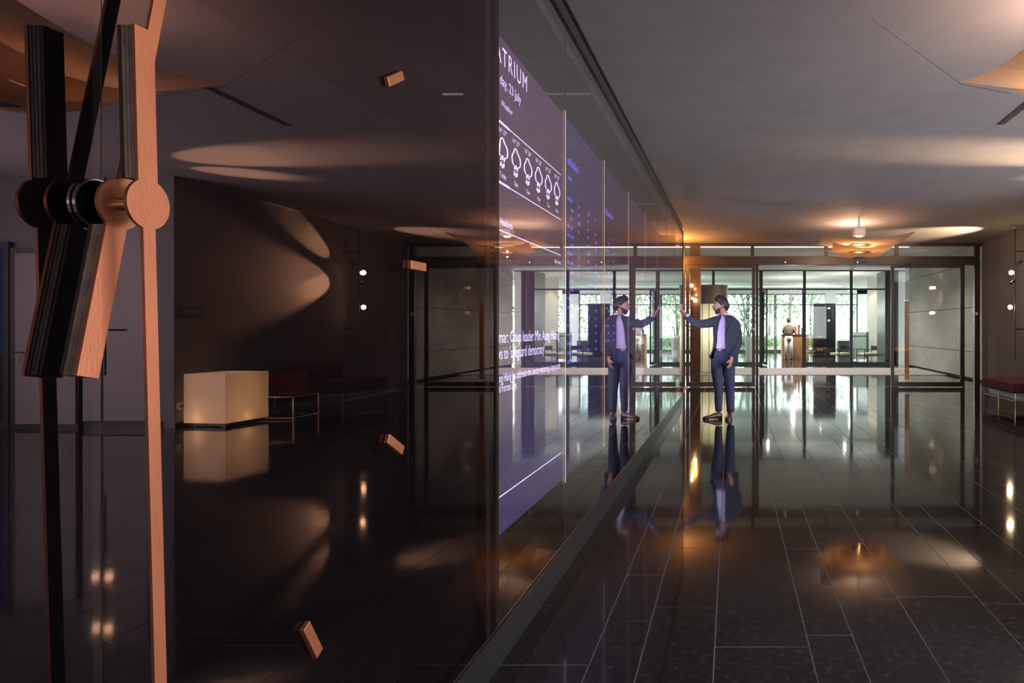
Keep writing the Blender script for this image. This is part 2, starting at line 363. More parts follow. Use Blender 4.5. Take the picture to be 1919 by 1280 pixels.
def leaf(name, x0, x1, label, hx, Yo):
    d = thing(name, label, 'door', ((x0 + x1) / 2, Yo, 0), kind='structure'); del d['category']
    t = 0.075
    ztop = 2.775; zb = 0.015
    b = MB().box(x0, x0 + t, Yo - .025, Yo + .025, zb, ztop).box(x1 - t, x1, Yo - .025, Yo + .025, zb, ztop)
    b.box(x0 + t, x1 - t, Yo - .025, Yo + .025, zb, 0.115).box(x0 + t, x1 - t, Yo - .025, Yo + .025, ztop - .07, ztop)
    b.build('door_frame', 'frame', d, bevel=.003)
    MB().box(x0 + t, x1 - t, Yo - .006, Yo + .006, .115, ztop - .07).build('pane', 'clear', d)
    if hx:
        hh = MB().box(hx - .05, hx + .05, Yo + .06, Yo + .10, .17, 1.95).build('door_handle', 'handle', d, bevel=.004)
        MB().box(hx - .052, hx + .052, Yo + .058, Yo + .102, 1.95, 1.975).build('end_cap', 'steel', hh)
        MB().box(hx - .01, hx + .01, Yo + .0, Yo + .06, .45, .47).box(hx - .01, hx + .01, Yo, Yo + .06, 1.65, 1.67).build('bracket', 'steel', hh)
    return d
dl = leaf('door_1', fx(1286), fx(1415), 'left sliding glass door leaf, beside the end of the glass wall and glowing orange', None, FY - .07)
b = MB(); c0 = P(1411.5, 616.5, FY - .1)
b.add([c0 + Vector((.03, 0, .03)), c0 + Vector((.03, 0, -.03)), c0 + Vector((-.03, 0, 0)), c0 + Vector((.03, .003, .03)), c0 + Vector((.03, .003, -.03)), c0 + Vector((-.03, .003, 0))], [(0, 1, 2), (5, 4, 3), (0, 1, 4, 3), (1, 2, 5, 4), (2, 0, 3, 5)]).build('sticker', 'white', dl)
leaf('door_2', fx(1668), fx(1803.5), 'right sliding glass door leaf with tall copper-toned pull handle, in front of concrete panels', fx(1697.5, FY + .1), FY - .07)
for (xx, zz) in ((1828, 577), (1828, 588)): pass
tag(MB().box(fx(1826), fx(1829.5), FY - .10, FY - .06, fz(591), fz(585)).build('door_switch', 'white', loc=(fx(1828), FY - .08, fz(588))), 'small white switch on the right jamb of the entrance', 'switch')

# ------------------------------------------------------------------ second glass front at Y = 25
Y2 = 25.0
f2 = thing('inner_entrance_frame', 'anthracite frame of the second glass front at the end of the vestibule', 'entrance', (2, Y2, 0), kind='structure'); del f2['category']
X0, X1 = -6.5, fx(1668, Y2)
MB().box(X0, 6.4, Y2 - .06, Y2 + .06, fz(508.5, Y2), 3.46).build('header_beam', 'frame_dark', f2)
MB().box(X0, X1, Y2 - .04, Y2 + .04, fz(543.6, Y2), fz(540.6, Y2)).build('transom', 'frame_dark', f2)
mull = [1235, 1337, 1426, 1507.5, 1595, 1668]
for xx in mull:
    hw = 2.6 if xx != 1426 else 3.4
    MB().box(fx(xx - hw, Y2), fx(xx + hw, Y2), Y2 - .05, Y2 + .05, 0, fz(508.5, Y2)).build('mullion', 'frame_dark', f2)
MB().box(fx(1509, Y2), X1, Y2 - .04, Y2 + .04, 0, .09).build('sill', 'frame_dark', f2)
MB().box(X0, fx(1424, Y2), Y2 - .04, Y2 + .04, 0, .09).build('sill', 'frame_dark', f2)
ed = [1060] + mull
for i in range(len(ed) - 1):
    a, c_ = fx(ed[i] + 3, Y2), fx(ed[i + 1] - 3, Y2)
    MB().box(a, c_, Y2 - .006, Y2 + .006, fz(540.6, Y2), fz(508.5, Y2)).build('pane', 'clear', f2)
    if ed[i] != 1426: MB().box(a, c_, Y2 - .006, Y2 + .006, .09, fz(543.6, Y2)).build('pane', 'clear', f2)
def swing(name, xh, ang, label, W=0.72):
    d = thing(name, label, 'door', (xh, Y2 - .05, 0), 0, kind='structure'); del d['category']; ORG[d.name] = (0, 0, 0)
    z1 = fz(545, Y2)
    MB().box(0, .07, -.025, .025, .02, z1).box(W - .07, W, -.025, .025, .02, z1).box(.07, W - .07, -.025, .025, .02, .12).box(.07, W - .07, -.025, .025, z1 - .07, z1).build('door_frame', 'frame_dark', d)
    MB().box(.07, W - .07, -.005, .005, .12, z1 - .07).build('pane', 'clear', d)
    h_ = MB().tube([(W - .035, -.03, 1.03), (W - .035, -.08, 1.03), (W - .16, -.08, 1.03)], .012).build('door_handle', 'steel', d)
    MB().box(.01, .05, -.05, -.025, .02, .14).build('floor_hinge', 'steel', d)
    d.rotation_euler = (0, 0, ang); return d
swing('door_3', fx(1430, Y2), R(-82), 'left leaf of the inner door, swung open towards the entrance')
swing('door_4', fx(1505, Y2), R(-97), 'right leaf of the inner door, swung open towards the entrance')

# lobby walls, outer windows
WY = 38.0
struct(MB().box(fx(1653, Y2 + .6), fx(1670, Y2 + .6), Y2 + .1, Y2 + 1.5, 0, 3.45).build('wall_pier', 'frame_dark'), 'dark grey pier at the right end of the lobby')
struct(MB().box(6.15, 6.4, Y2 + .06, 27.2, 0, 3.45).build('wall_lobby', 'lobby_wall'))
struct(MB().box(fx(1627, 28.5), 6.6, 28.5, 28.7, 0, 3.45).build('wall_lobby.001', 'lobby_wall'), 'beige lobby wall washed by a downlight')
struct(MB().box(fx(1606, WY), 8.0, WY, WY + .2, 0, 3.45).box(-6.8, 8.0, WY, WY + .2, 3.22, 3.6).box(fx(1546, WY), fx(1567, WY), WY - .1, WY + .3, 0, 3.3).build('wall_outer', 'white'), 'white outer wall and pier between the tall windows')
lamp('lobby_wallwash', 'SPOT', (fx(1643, 28.2), 28.15, 3.38), 60, (1, .82, .55), spot_size=R(50), spot_blend=.5, shadow_soft_size=.03, aim=(fx(1643, 28.2), 28.5, 1.2))
lamp('lobby_wallwash.001', 'SPOT', (fx(1618, 37), 37.3, 3.35), 60, (1, .9, .7), spot_size=R(50), spot_blend=.5, shadow_soft_size=.03, aim=(fx(1618, 37), 38, 1.4))
wins = [(1075, 1230), (1234, 1330), (1334, 1399), (1404, 1450.5), (1455, 1546), (1567, 1605)]
for i, (a, c_) in enumerate(wins):
    wn = thing('window_%d' % (i + 1), 'tall outer window of the bright lobby', 'window', (fx((a + c_) / 2, WY), WY, 0), kind='structure'); del wn['category']; del wn['label']
    A, B_ = fx(a, WY), fx(c_, WY)
    b = MB().box(A - .06, A, WY - .06, WY + .06, 0, 3.22).box(B_, B_ + .06, WY - .06, WY + .06, 0, 3.22).box(A, B_, WY - .04, WY + .04, 3.17, 3.22).box(A, B_, WY - .04, WY + .04, fz(572, WY), fz(570, WY)).box(A, B_, WY - .04, WY + .04, 0, .12)
    b.build('window_frame', 'frame_dark', wn)
    MB().box(A, B_, WY - .006, WY + .006, .12, 3.17).build('pane', 'clear', wn)
# ceiling downlights of the lobby
dlx = [(1558, 508.5), (1542, 520), (1529, 533), (1587, 531), (1579, 536), (1626, 509.5), (1606, 519), (1380, 508), (1380, 512), (1378, 516), (1450, 516), (1447, 528), (1463, 511), (1537, 514)]
proto_d = None
for i, (xx, yy) in enumerate(dlx):
    Yd = (3.45 - H) * F / (CY - yy); Xd = fx(xx, Yd)
    if Yd > 37.5: continue
    if proto_d is None:
        proto_d = thing('ceiling_downlight', 'small round recessed downlight in the white lobby ceiling', 'downlight', (0, 0, 0), group='downlights in the bright lobby ceiling')
        MB().lathe((0, 0, -.006), [(.075, 0), (.11, .0), (.11, .008), (.075, .008)]).build('trim_ring', 'white', proto_d)
        MB().lathe((0, 0, -.002), [(.001, 0), (.073, 0), (.073, .004), (.001, .004)]).build('lens', 'down', proto_d)
        proto_d.location = (Xd, Yd, 3.449)
    else: copy_tree(proto_d, loc=(Xd, Yd, 3.449))
# light slot in the vestibule ceiling seen through the upper lights
tag(MB().box(-3.0, 4.6, 17.35, 17.75, 3.43, 3.449).build('linear_ceiling_light', 'led', loc=(1, 17.5, 3.44)), 'long pale light slot across the vestibule ceiling behind the upper lights', 'ceiling light')

# ------------------------------------------------------------------ glass wall with mirror panes and screens
gwl = thing('glass_wall', 'tall dark reflective glass wall running along the left, from the clock to the entrance', 'glass wall', (0, 0, 0))
gwl.location = GO; gwl.rotation_euler = (0, 0, -TH); ORG[gwl.name] = (0, 0, 0)
def gthing(name, label, cat, group=None):
    o = thing(name, label, cat, (0, 0, 0), 0, group); o.location = GO; o.rotation_euler = (0, 0, -TH); return o
joints = [-1.8, -.6, 1.013, 2.613]
SE = 12.3
for i in range(3):
    a, c_ = joints[i] + .0008, joints[i + 1] - .0008
    MB().box(-.012, 0, a, c_, .165, 3.03, fk=[2, 2, 2, 2, 1, 0]).build('pane', ['tinted_mirror', 'open', 'edge'], gwl)
js = [2.613, 2.717] + [2.66 + 1.1265 * k for k in range(1, 9)] + [SE]
for i in range(len(js) - 1):
    a, c_ = js[i] + .003, js[i + 1] - .003
    MB().box(-.012, 0, a, c_, .165, 3.03, fk=[2, 2, 2, 2, 1, 0]).build('pane', ['screen_glass' if i else 'tinted_mirror', 'open', 'edge'], gwl)
MB().box(-.05, .012, -1.8, SE, 3.03, 3.075).build('transom', 'black', gwl)
MB().box(-.03, -.01, -1.8, SE, 3.075, 3.165).build('upper_pane', 'upper_glass', gwl)
MB().box(-.035, .0, -1.8, SE, 3.165, 3.18).build('top_rail', 'black', gwl)
MB().box(-.04, .003, -1.8, SE + .02, 0, .150).build('plinth', 'black', gwl)
MB().box(-.03, .006, -1.8, SE + .02, .150, .156).box(-.03, .002, -1.8, SE + .02, .161, .166).build('floor_track', 'steel', gwl)
MB().box(-.05, .008, SE, SE + .045, 0, 3.08).build('end_post', 'black', gwl)
MB().box(-.10, -.02, 2.613, 2.778, .16, 3.03).build('post', 'backstage', gwl)
MB().box(-.06, -.05, -1.8, 2.7, .02, 1.95).build('backing_board', 'backstage', gwl)  # black sheet added so the panes before it stay dark
struct(MB().box(-3.2, -1.15, -3.9, 12.3, 3.265, 3.275).build('ceiling.002', 'backstage')); struct(MB().box(-3.2, -1.02, -3.9, 12.3, .003, .010).build('floor.002', 'backstage'))  # black sheets added to keep the space behind the glass dark
# structure hanging behind the glass
for (s0, s1, a0, a1) in ((4.85, 5.38, -1.37, -.2), (9.6, 10.2, -.68, -.25)):
    hs = thing('hanging_soffit', 'dark slab with bright lower edge hanging behind the glass wall' + (', nearer the clock' if s0 < 6 else ', near the far end'), 'ceiling panel', (0, 0, 0)); hs.location = GO; hs.rotation_euler = (0, 0, -TH)
    MB().box(a0, a1, s0, s1, 3.20, 3.26).build('slab', mat('soffit_blue_grey', (.03, .035, .035), .9, spec=0), hs)
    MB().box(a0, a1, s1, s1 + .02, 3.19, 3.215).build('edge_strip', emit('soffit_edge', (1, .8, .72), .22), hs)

# screens: emissive films just behind the glass
def screen_mat(name, c1, c2, c3, st):
    m = bpy.data.materials.new(name); t, out = nodes(m)
    e = t.nodes.new('ShaderNodeEmission'); e.inputs[1].default_value = st; t.links.new(e.outputs[0], out.inputs[0])
    tc = t.nodes.new('ShaderNodeTexCoord'); sp = t.nodes.new('ShaderNodeSeparateXYZ'); t.links.new(tc.outputs['Generated'], sp.inputs[0])
    cr = t.nodes.new('ShaderNodeValToRGB'); t.links.new(sp.outputs['Z'], cr.inputs[0])
    cr.color_ramp.elements[0].color = tuple(c1) + (1,); cr.color_ramp.elements[1].color = tuple(c3) + (1,)
    q = cr.color_ramp.elements.new(.5); q.color = tuple(c2) + (1,)
    t.links.new(cr.outputs[0], e.inputs[0]); return m
M['txt'] = emit('screen_lettering', (.68, .56, 1.0), 4.2)
M['txt_dim'] = emit('screen_lettering_dim', (.66, .58, 1.0), 4.5)
M['txt_blue'] = emit('screen_lettering_blue', (.22, .14, 1.0), 1.8)
M['scr1'] = screen_mat('screen_one', (.12, .10, .30), (.16, .09, .14), (.20, .085, .20), 1.0)
M['scr2'] = screen_mat('screen_two', (.06, .05, .16), (.07, .06, .16), (.10, .07, .22), 1.0)
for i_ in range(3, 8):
    MB().box(-.014, .0008, js[i_ - 1] - .003, js[i_ - 1] + .003, .49, 2.553).build('glowing_edge', emit('glass_edge_glow', (1.0, .72, .66), (1.0, .75, .5, .4, .3)[i_ - 3]), gwl)  # strip emission stands for screen light carried to the pane edges
M['scr3'] = screen_mat('screen_three', (.04, .035, .09), (.05, .04, .10), (.07, .05, .13), 1.0)
OFF = -.03
SZ0, SZ1 = .496, 2.553
scr = []
labels = ['lit purple screen behind the glass with weather icons and headlines', 'second lit screen with blue table rows, beyond the weather screen', 'third lit screen with faint blue table rows, beyond the second screen', 'fourth, dim violet screen, behind the reflection of the pointing man', 'fifth dim violet screen, just beyond the reflected man', 'sixth dim violet screen along the glass wall', 'seventh dim violet screen along the glass wall', 'last dim violet screen before the far end of the glass wall']
for i in range(8):
    sc_ = gthing('display_screen', labels[i], 'screen', 'screens behind the glass wall'); scr.append(sc_)
    MB().box(OFF - .012, OFF, js[i + 1] * 1.032 + .006, min(12.25, js[i + 2] * 1.032 - .006), SZ0, SZ1).build('display_film', ['scr1', 'scr2', 'scr3'][min(i, 2)], sc_)

def put_text(txt, s0, s1, hb, cap, m, parent, name='lettering', clip=2.80, track=1.0, mono=None):
    """letters laid in the plane of the screens between s0 and s1, baseline hb"""
    cu = bpy.data.curves.new('t', 'FONT'); cu.body = txt; cu.size = 1; cu.space_character = track; cu.resolution_u = 3
    o = bpy.data.objects.new('t', cu); C.objects.link(o); bpy.context.view_layer.update()
    me = bpy.data.meshes.new_from_object(o.evaluated_get(bpy.context.evaluated_depsgraph_get()))
    bpy.data.objects.remove(o); bpy.data.curves.remove(cu)
    xs = [v.co.x for v in me.vertices]; x0, x1 = min(xs), max(xs)
    kx = (s1 - s0) / (x1 - x0); kz = cap / 0.69
    for v in me.vertices:
        v.co = Vector((OFF + .0015, s0 + (v.co.x - x0) * kx, hb + v.co.y * kz))
    bm = bmesh.new(); bm.from_mesh(me)
    bmesh.ops.bisect_plane(bm, geom=bm.verts[:] + bm.edges[:] + bm.faces[:], plane_co=(0, clip, 0), plane_no=(0, -1, 0), clear_outer=True)
    bm.to_mesh(me); bm.free(); me.materials.append(M[m]); me.name = name
    ob = bpy.data.objects.new(name, me); C.objects.link(ob); ob.parent = parent; ob['kind'] = 'stuff'; return ob
def sx(x): return gs(x, 600, OFF)[0]
def sh(x, y): return gs(x, y, OFF)[1]
s1 = scr[0]
put_text('TRIUM', sx(940.8), sx(987), sh(945, 125.8), .074, 'txt', s1, track=1.25)
put_text('A', sx(926), sx(939.2), sh(945, 125.8), .074, 'txt', s1)
put_text('day, 23 July', sx(936.5), sx(975.5), sh(937, 156), .041, 'txt', s1)
put_text('Weather', sx(939), sx(960), sh(939, 197), .024, 'txt', s1)
def hline(h, s0, s_e, t, m='txt', parent=s1): MB().box(OFF, OFF + .0015, s0, s_e, h - t / 2, h + t / 2).build('rule_line', m, parent)
hline(2.200, 2.80, 2.93, .009); hline(2.200, 2.93, 3.80, .0035)
hline(1.950, 2.80, 2.93, .009); hline(1.950, 2.93, 3.80, .0035)
hline(1.752, 2.80, 3.80, .0035); hline(.652, 2.80, 3.80, .004)
cols = [2.851 + .1732 * k_ for k_ in range(6)]
for c_, t_, d_ in zip(cols, ('14° 27°', '14° 27°', '16° 24°', '18° 22°', '18° 22°', '18° 22°'), ('Today', 'Sat', 'Sun', 'Mon', 'Tue', 'Wed')):
    put_text(t_, c_ - .048, c_ + .048, 2.157, .020, 'txt', s1)
    wd = .022 * len(d_) / 3 * 1.1
    put_text(d_, c_ - wd, c_ + wd, 1.975, .020, 'txt', s1)
    # cloud outline with rain
    pts = []
    for (cy_, cz_, rr, a0, a1) in ((-.034, 2.088, .026, 265, 100), (-.010, 2.112, .027, 150, 30), (.030, 2.090, .026, 70, -85)):
        for q in range(7):
            a = R(a0 + (a1 - a0) * q / 6); pts.append((OFF + .002, c_ + cy_ + rr * math.cos(a), cz_ + rr * math.sin(a)))
    pts = [p for p in pts if p[1] > 2.803]
    b = MB().tube(pts, .0030, 4, up=(1, 0, 0))
    for (dy, dz) in ((-.022, 0), (-.002, .004), (.018, 0), (-.026, -.026), (-.006, -.03), (.012, -.026)):
        if c_ + dy - .006 > 2.80: b.tube([(OFF + .002, c_ + dy, 2.062 + dz), (OFF + .002, c_ + dy - .006, 2.044 + dz)], .003, 4, up=(1, 0, 0))
    b.build('weather_icon', 'txt', s1)
put_text('Headlines', sx(936.6), sx(960), sh(937, 420), .028, 'txt', s1)
put_text('BBC NEWS', sx(1039), sx(1050.5), sh(1039, 492.5), .018, 'txt_dim', s1)
put_text('Myanmar: Coup leader Min Aung Hlaing', sx(937) - .165, sx(1047.5), 1.287, .050, 'txt', s1)
put_text("vows to 'safeguard democracy'", sx(935) - .085, sx(1020), 1.219, .050, 'txt', s1)
put_text('Min Aung Hlaing has addresses the country welcoming a large parade', sx(935.8) - .11, sx(1049.5), 1.125, .034, 'txt_dim', s1)
put_text('Armed Forces Day.', sx(935.2) - .10, sx(968), 1.082, .034, 'txt_dim', s1)
# table rows too small to read on the further screens: short dashes of light
def rows(parent, a, z_hi, z_lo, n, colsx, seed, m='txt_blue'):
    q = random.Random(seed); b = MB()
    for i in range(n):
        z = z_hi - (z_hi - z_lo) * i / (n - 1)
        for cx_ in colsx:
            if q.random() < .8:
                l_ = q.uniform(.03, .075)
                b.box(OFF, OFF + .0015, a + cx_, a + cx_ + l_, z - .009, z + .009)
    o = b.build('text_rows', m, parent); o['kind'] = 'stuff'
q = random.Random(3)
b = MB()
for i in range(11): b.box(OFF, OFF + .0015, 3.95 + i * .026, 3.967 + i * .026, 2.30, 2.30 + q.choice((.03, .045)))
for i in range(4): b.box(OFF, OFF + .0015, 3.97 + i * .022, 3.986 + i * .022, 2.215, 2.235)
b.build('title_line', 'txt_blue', scr[1])['kind'] = 'stuff'
rows(scr[1], 3.93, 2.10, 1.15, 19, (.02, .10, .28, .56, .80), 1)
b = MB()
for i in range(9): b.box(OFF, OFF + .0015, 5.12 + i * .035, 5.145 + i * .035, 2.20, 2.20 + q.choice((.03, .045)))
b.build('title_line', 'txt_blue', scr[2])['kind'] = 'stuff'
rows(scr[2], 5.09, 2.05, 1.25, 15, (.02, .12, .34), 2)
lamp('screen_glow', 'AREA', gw(3.3, .03, 1.6), 1.2, (.55, .35, 1.0), shape='RECTANGLE', size=1.0, size_y=2.0, aim=gw(3.3, 2, 1.6))
lamp('screen_glow.001', 'SPOT', gw(8.9, .06, 2.45), 70, (.68, .58, 1.0), spot_size=R(75), spot_blend=.8, shadow_soft_size=.05, aim=(-.1, 10.1, 1.35))
lamp('screen_glow.002', 'SPOT', gw(9.6, .06, 0.9), 30, (.72, .62, 1.0), spot_size=R(90), spot_blend=.8, shadow_soft_size=.05, aim=(-.1, 10.1, 1.45))

# ------------------------------------------------------------------ clock on the glass
clk = gthing('wall_clock', 'large copper clock mounted straight on the dark glass, hands near twelve thirty', 'clock')
HS, HZ, RR = 1.003, 1.531, 1.003
for k_ in range(12):
    a = R(90 - 30 * k_); c = Vector((.0065, HS + RR * math.cos(a), HZ + RR * math.sin(a)))
    b = MB(); mtx = Matrix.Translation(c) @ Matrix.Rotation(a, 4, 'X')
    vs_ = [mtx @ Vector((x_ * .0055, y_ * .048, z_ * .0125)) for z_ in (-1, 1) for y_ in (-1, 1) for x_ in (-1, 1)]
    b.add(vs_, [(0, 2, 3, 1), (4, 5, 7, 6), (0, 1, 5, 4), (2, 6, 7, 3), (0, 4, 6, 2), (1, 3, 7, 5)])
    b.build('hour_marker', 'copper', clk, bevel=.001)
def hand(name, off, ang, length, tail, label):
    """ang from straight up, clockwise; off = outer face distance from the glass"""
    h_ = MB(); T = .005
    h_.discx((off - T, HS, HZ), .0368, T, 40, fk=(1, 0, 0))
    mtx = Matrix.Translation((0, HS, HZ)) @ Matrix.Rotation(-ang, 4, 'X')
    def blk(b, x0, x1, y0, y1, z0, z1, fk):
        o = len(b.v); b.v += [tuple(mtx @ Vector((x_, y_, z_))) for z_ in (z0, z1) for y_ in (y0, y1) for x_ in (x0, x1)]
        b.f += [tuple(i + o for i in f) for f in [(0, 2, 3, 1), (4, 5, 7, 6), (0, 1, 5, 4), (2, 6, 7, 3), (0, 4, 6, 2), (1, 3, 7, 5)]]; b.mi += fk
    blk(h_, off - T, off - .0003, -.0105, .0105, .03, length, [0, 0, 0, 0, 1, 0])
    blk(h_, off - T, off - .0003, -.0165, .0165, -tail, -.03, [0, 0, 0, 0, 1, 0])
    o = h_.build(name, ['copper', 'copper_back'], clk)
    for j in range(4):
        b = MB(); x1 = off - T - .0006 - j * .0056
        blk(b, x1 - .0041, x1, -.0155 + (j % 2) * .0006, .0155, -tail + .001, -.036, [0] * 6)
        b.build('counterweight_plate', 'lamin' if j < 3 else 'copper_back', o)
    return o
hand('minute_hand', .080, R(178.3), .93, .255, '')
hand('hour_hand', .039, R(11.6), .62, .255, '')
MB().discx((0, HS, HZ), .0095, .078, 20).build('spindle', 'steel', clk)
b = MB(); n = 40
rs = []
for (x_, r2) in ((0.002, .0368), (0.002, .0345), (.006, .0345), (.006, .0368), (0.002, .0368)):
    rs.append([(x_, HS + r2 * math.cos(2 * PI * j / n), HZ + r2 * math.sin(2 * PI * j / n)) for j in range(n)])
b.rings(rs, caps=False).build('base_ring', 'steel', clk)
MB().discx((0.0005, HS, HZ), .0347, .003, 40).build('base_disc', 'backstage', clk)
lamp('clock_fill', 'SPOT', (1.1, .2, 3.3), 9, (1.0, .60, .38), spot_size=R(60), spot_blend=.8, shadow_soft_size=.06, aim=(-.85, 1.1, 1.3))  # warm spot added to light the copper, no fitting modelled for it

# ------------------------------------------------------------------ fabric ceiling lamps
def fabric_lamp():
    t = thing('fabric_ceiling_lamp', '', 'lamp', (0, 0, 0))
    def sheet(w_, zc, lift, hole):
        n = 20; b = MB(); vs_ = []; idx = {}
        for i in range(n + 1):
            for j in range(n + 1):
                u, v = -1 + 2 * i / n, -1 + 2 * j / n
                pinch = 1 - .10 * (1 - v * v) * abs(u) ** 3; pinch2 = 1 - .10 * (1 - u * u) * abs(v) ** 3
                X_, Y_ = u * pinch * w_ / 2, v * pinch2 * w_ / 2
                z = zc + lift * (abs(u * v) ** 1.5) + .35 * lift * ((abs(u) ** 3 + abs(v) ** 3) / 2)
                idx[(i, j)] = len(vs_); vs_.append((X_, Y_, z))
        fs = []
        for i in range(n):
            for j in range(n):
                u, v = -1 + 2 * (i + .5) / n, -1 + 2 * (j + .5) / n
                if abs(u) * w_ / 2 < hole and abs(v) * w_ / 2 < hole: continue
                fs.append((idx[(i, j)], idx[(i + 1, j)], idx[(i + 1, j + 1)], idx[(i, j + 1)]))
        return b.add(vs_, fs)
    for (w_, zc, lift, hole, pw, pz) in ((1.60, 2.85, .09, .17, .40, 2.835), (1.13, 2.715, .08, .15, .37, 2.70), (.80, 2.62, .06, .10, .25, 2.60)):
        sheet(w_, zc, lift, hole).build('fabric_sheet', 'fabric_lamp', t, smooth=True)
        MB().box(-pw / 2, pw / 2, -pw / 2, pw / 2, pz - .004, pz).build('reflector_plate', M['black'] if w_ < 0 else mat('bronze_plate', (.02, .016, .013), .5), t)
    hd = MB().box(-.10, .10, -.10, .10, 3.0, 3.13).build('lamp_head', 'white', t, bevel=.01)
    MB().lathe((0, 0, 2.985), [(.001, 0), (.055, 0), (.055, .014), (.001, .014)]).build('bulb', emit('lamp_lens', (1, .75, .5), 14), hd)
    MB().lathe((0, 0, 3.13), [(.02, 0), (.02, .35)], 10).build('stem', 'white', t)
    for (sx_, sy_) in ((1, 1), (1, -1), (-1, 1), (-1, -1)):
        MB().tube([(sx_ * .8, sy_ * .8, 2.96), (sx_ * 1.35, sy_ * .95, 3.45)], .0012, 5).build('wire', 'black', t)
        MB().tube([(sx_ * .56, sy_ * .56, 2.81), (sx_ * .8, sy_ * .8, 2.955)], .0015, 5).build('wire', 'black', t)
    return t
L1 = fabric_lamp(); L1['label'] = 'stacked square amber fabric ceiling lamp far away, near the entrance'; L1['group'] = 'stacked fabric ceiling lamps'
LAMPS = [(2.31, 12.3), (2.31, 3.70)]
L1.location = (LAMPS[0][0], LAMPS[0][1], 0)
L2 = copy_tree(L1, loc=(LAMPS[1][0], LAMPS[1][1], 0.0), label='stacked square amber fabric ceiling lamp close by, cut off at the upper right')
for i, (a, c_) in enumerate(LAMPS):
    lamp('fabric_lamp_down' + ('.001' if i else ''), 'SPOT', (a, c_, 2.98), 210, (1.0, .60, .30), spot_size=R(150), spot_blend=.6, shadow_soft_size=.04, aim=(a, c_, 0))
    lamp('fabric_lamp_mid' + ('.001' if i else ''), 'POINT', (a, c_, 2.735), 40, (1.0, .48, .15), shadow_soft_size=.012)
    lamp('fabric_lamp_low' + ('.001' if i else ''), 'POINT', (a, c_, 2.63), 14, (1.0, .48, .15), shadow_soft_size=.012)
    lamp('ceiling_fill' + ('.001' if i else ''), 'POINT', (a, c_ + .62, 3.03), 38, (1.0, .60, .38), shadow_soft_size=.05)  # floating point added past the sheet to brighten the ceiling

# ------------------------------------------------------------------ wall lamps on rods
def sconce():
    """rod at local origin, wall towards +x"""
    t = thing('rod_wall_lamp', '', 'wall lamp', (0, 0, 0))
    MB().lathe((0, 0, .75), [(.014, 0), (.014, 2.53)], 12).build('rod', 'black', t)
    for z in (2.81, 1.32): MB().box(.0, .30, -.012, .012, z - .012, z + .012).build('bracket', 'black', t)
    for (z, dx) in ((2.40, -.07), (1.74, -.09)):
        a = MB().tube([(0, 0, z), (dx, 0, z)], .008, 8).build('arm', 'black', t)
        MB().ball((dx - .01, -.03, z), .042, 16, 10).build('glass_globe', 'bulb', a, smooth=True)
    s_ = MB().tube([(-.02, -.02, 2.25), (-.11, -.07, 2.19)], .027, 14).build('spot_head', 'black', t)
    s2_ = MB().tube([(.02, -.02, 2.55), (.10, -.09, 2.62)], .025, 14).build('spot_head', 'black', t)
    MB().lathe((0, 0, 3.24), [(.05, 0), (.05, .03)], 16).build('ceiling_rose', 'steel', t)
    return t
S1 = sconce(); S1['label'] = 'black rod wall lamp with two bright globes beside the entrance, over the red bench'; S1['group'] = 'rod wall lamps'
p1 = P(1892, 600, 13.06); S1.location = (WX - .29, p1.y, 0)
p2 = MR(205, 600, 8.65)
S2 = copy_tree(S1, loc=(p2.x, p2.y - .06, 0), rz=R(90), label='black rod wall lamp at the recess, seen only mirrored behind the clock hands')
for i, (px_, py_) in enumerate(((S1.location.x, S1.location.y), (S2.location.x, S2.location.y))):
    for z in (2.40, 1.74):
        lamp('globe_light' + ('.%03d' % i if i else ''), 'POINT', (px_ - .14, py_ - .10, z), 3.0, (1.0, .66, .36), shadow_soft_size=.045)
sx1, sy1 = S1.location.x, S1.location.y
lamp('sconce_spot_up', 'SPOT', (sx1 + .04, sy1 - .08, 2.50), 700, (1.0, .60, .28), spot_size=R(26), spot_blend=.5, shadow_soft_size=.02, aim=(WX, 12.25, 2.84))
lamp('sconce_spot_side', 'SPOT', (sx1 + .02, sy1 - .10, 2.20), 850, (1.0, .60, .30), spot_size=R(46), spot_blend=.6, shadow_soft_size=.02, aim=(WX, 11.9, 2.15))
lamp('sconce_spot_ceiling', 'SPOT', (sx1 - .1, sy1 - .02, 2.65), 520, (1.0, .70, .42), spot_size=R(58), spot_blend=.7, shadow_soft_size=.03, aim=(4.2, 14.0, 3.29))
lamp('sconce_spot_ceiling.001', 'SPOT', (S2.location.x - .1, S2.location.y - .1, 2.70), 2000, (1.0, .66, .38), spot_size=R(30), spot_blend=.8, shadow_soft_size=.03, aim=(4.15, 8.2, 3.40))
lamp('sconce_spot_ceiling.002', 'SPOT', (S2.location.x - .1, S2.location.y - .2, 2.6), 1300, (1.0, .66, .38), spot_size=R(24), spot_blend=.8, shadow_soft_size=.03, aim=(4.75, 8.95, 3.40))

# orange lamp tucked behind the far end of the glass wall
ol = thing('orange_wall_lamp', 'orange glowing wall lamp hidden behind the far end of the glass wall', 'wall lamp', (-1.5, 14.5, 2.7))
MB().box(-1.55, -1.50, 14.35, 14.65, 2.6, 2.8).build('back_plate', 'black', ol)
MB().ball((-1.44, 14.5, 2.7), .06, 14, 8).build('glass_globe', 'bulb_orange', ol, smooth=True)
lamp('orange_light', 'POINT', (-1.30, 14.7, 2.85), 120, (1.0, .36, .07), shadow_soft_size=.07)

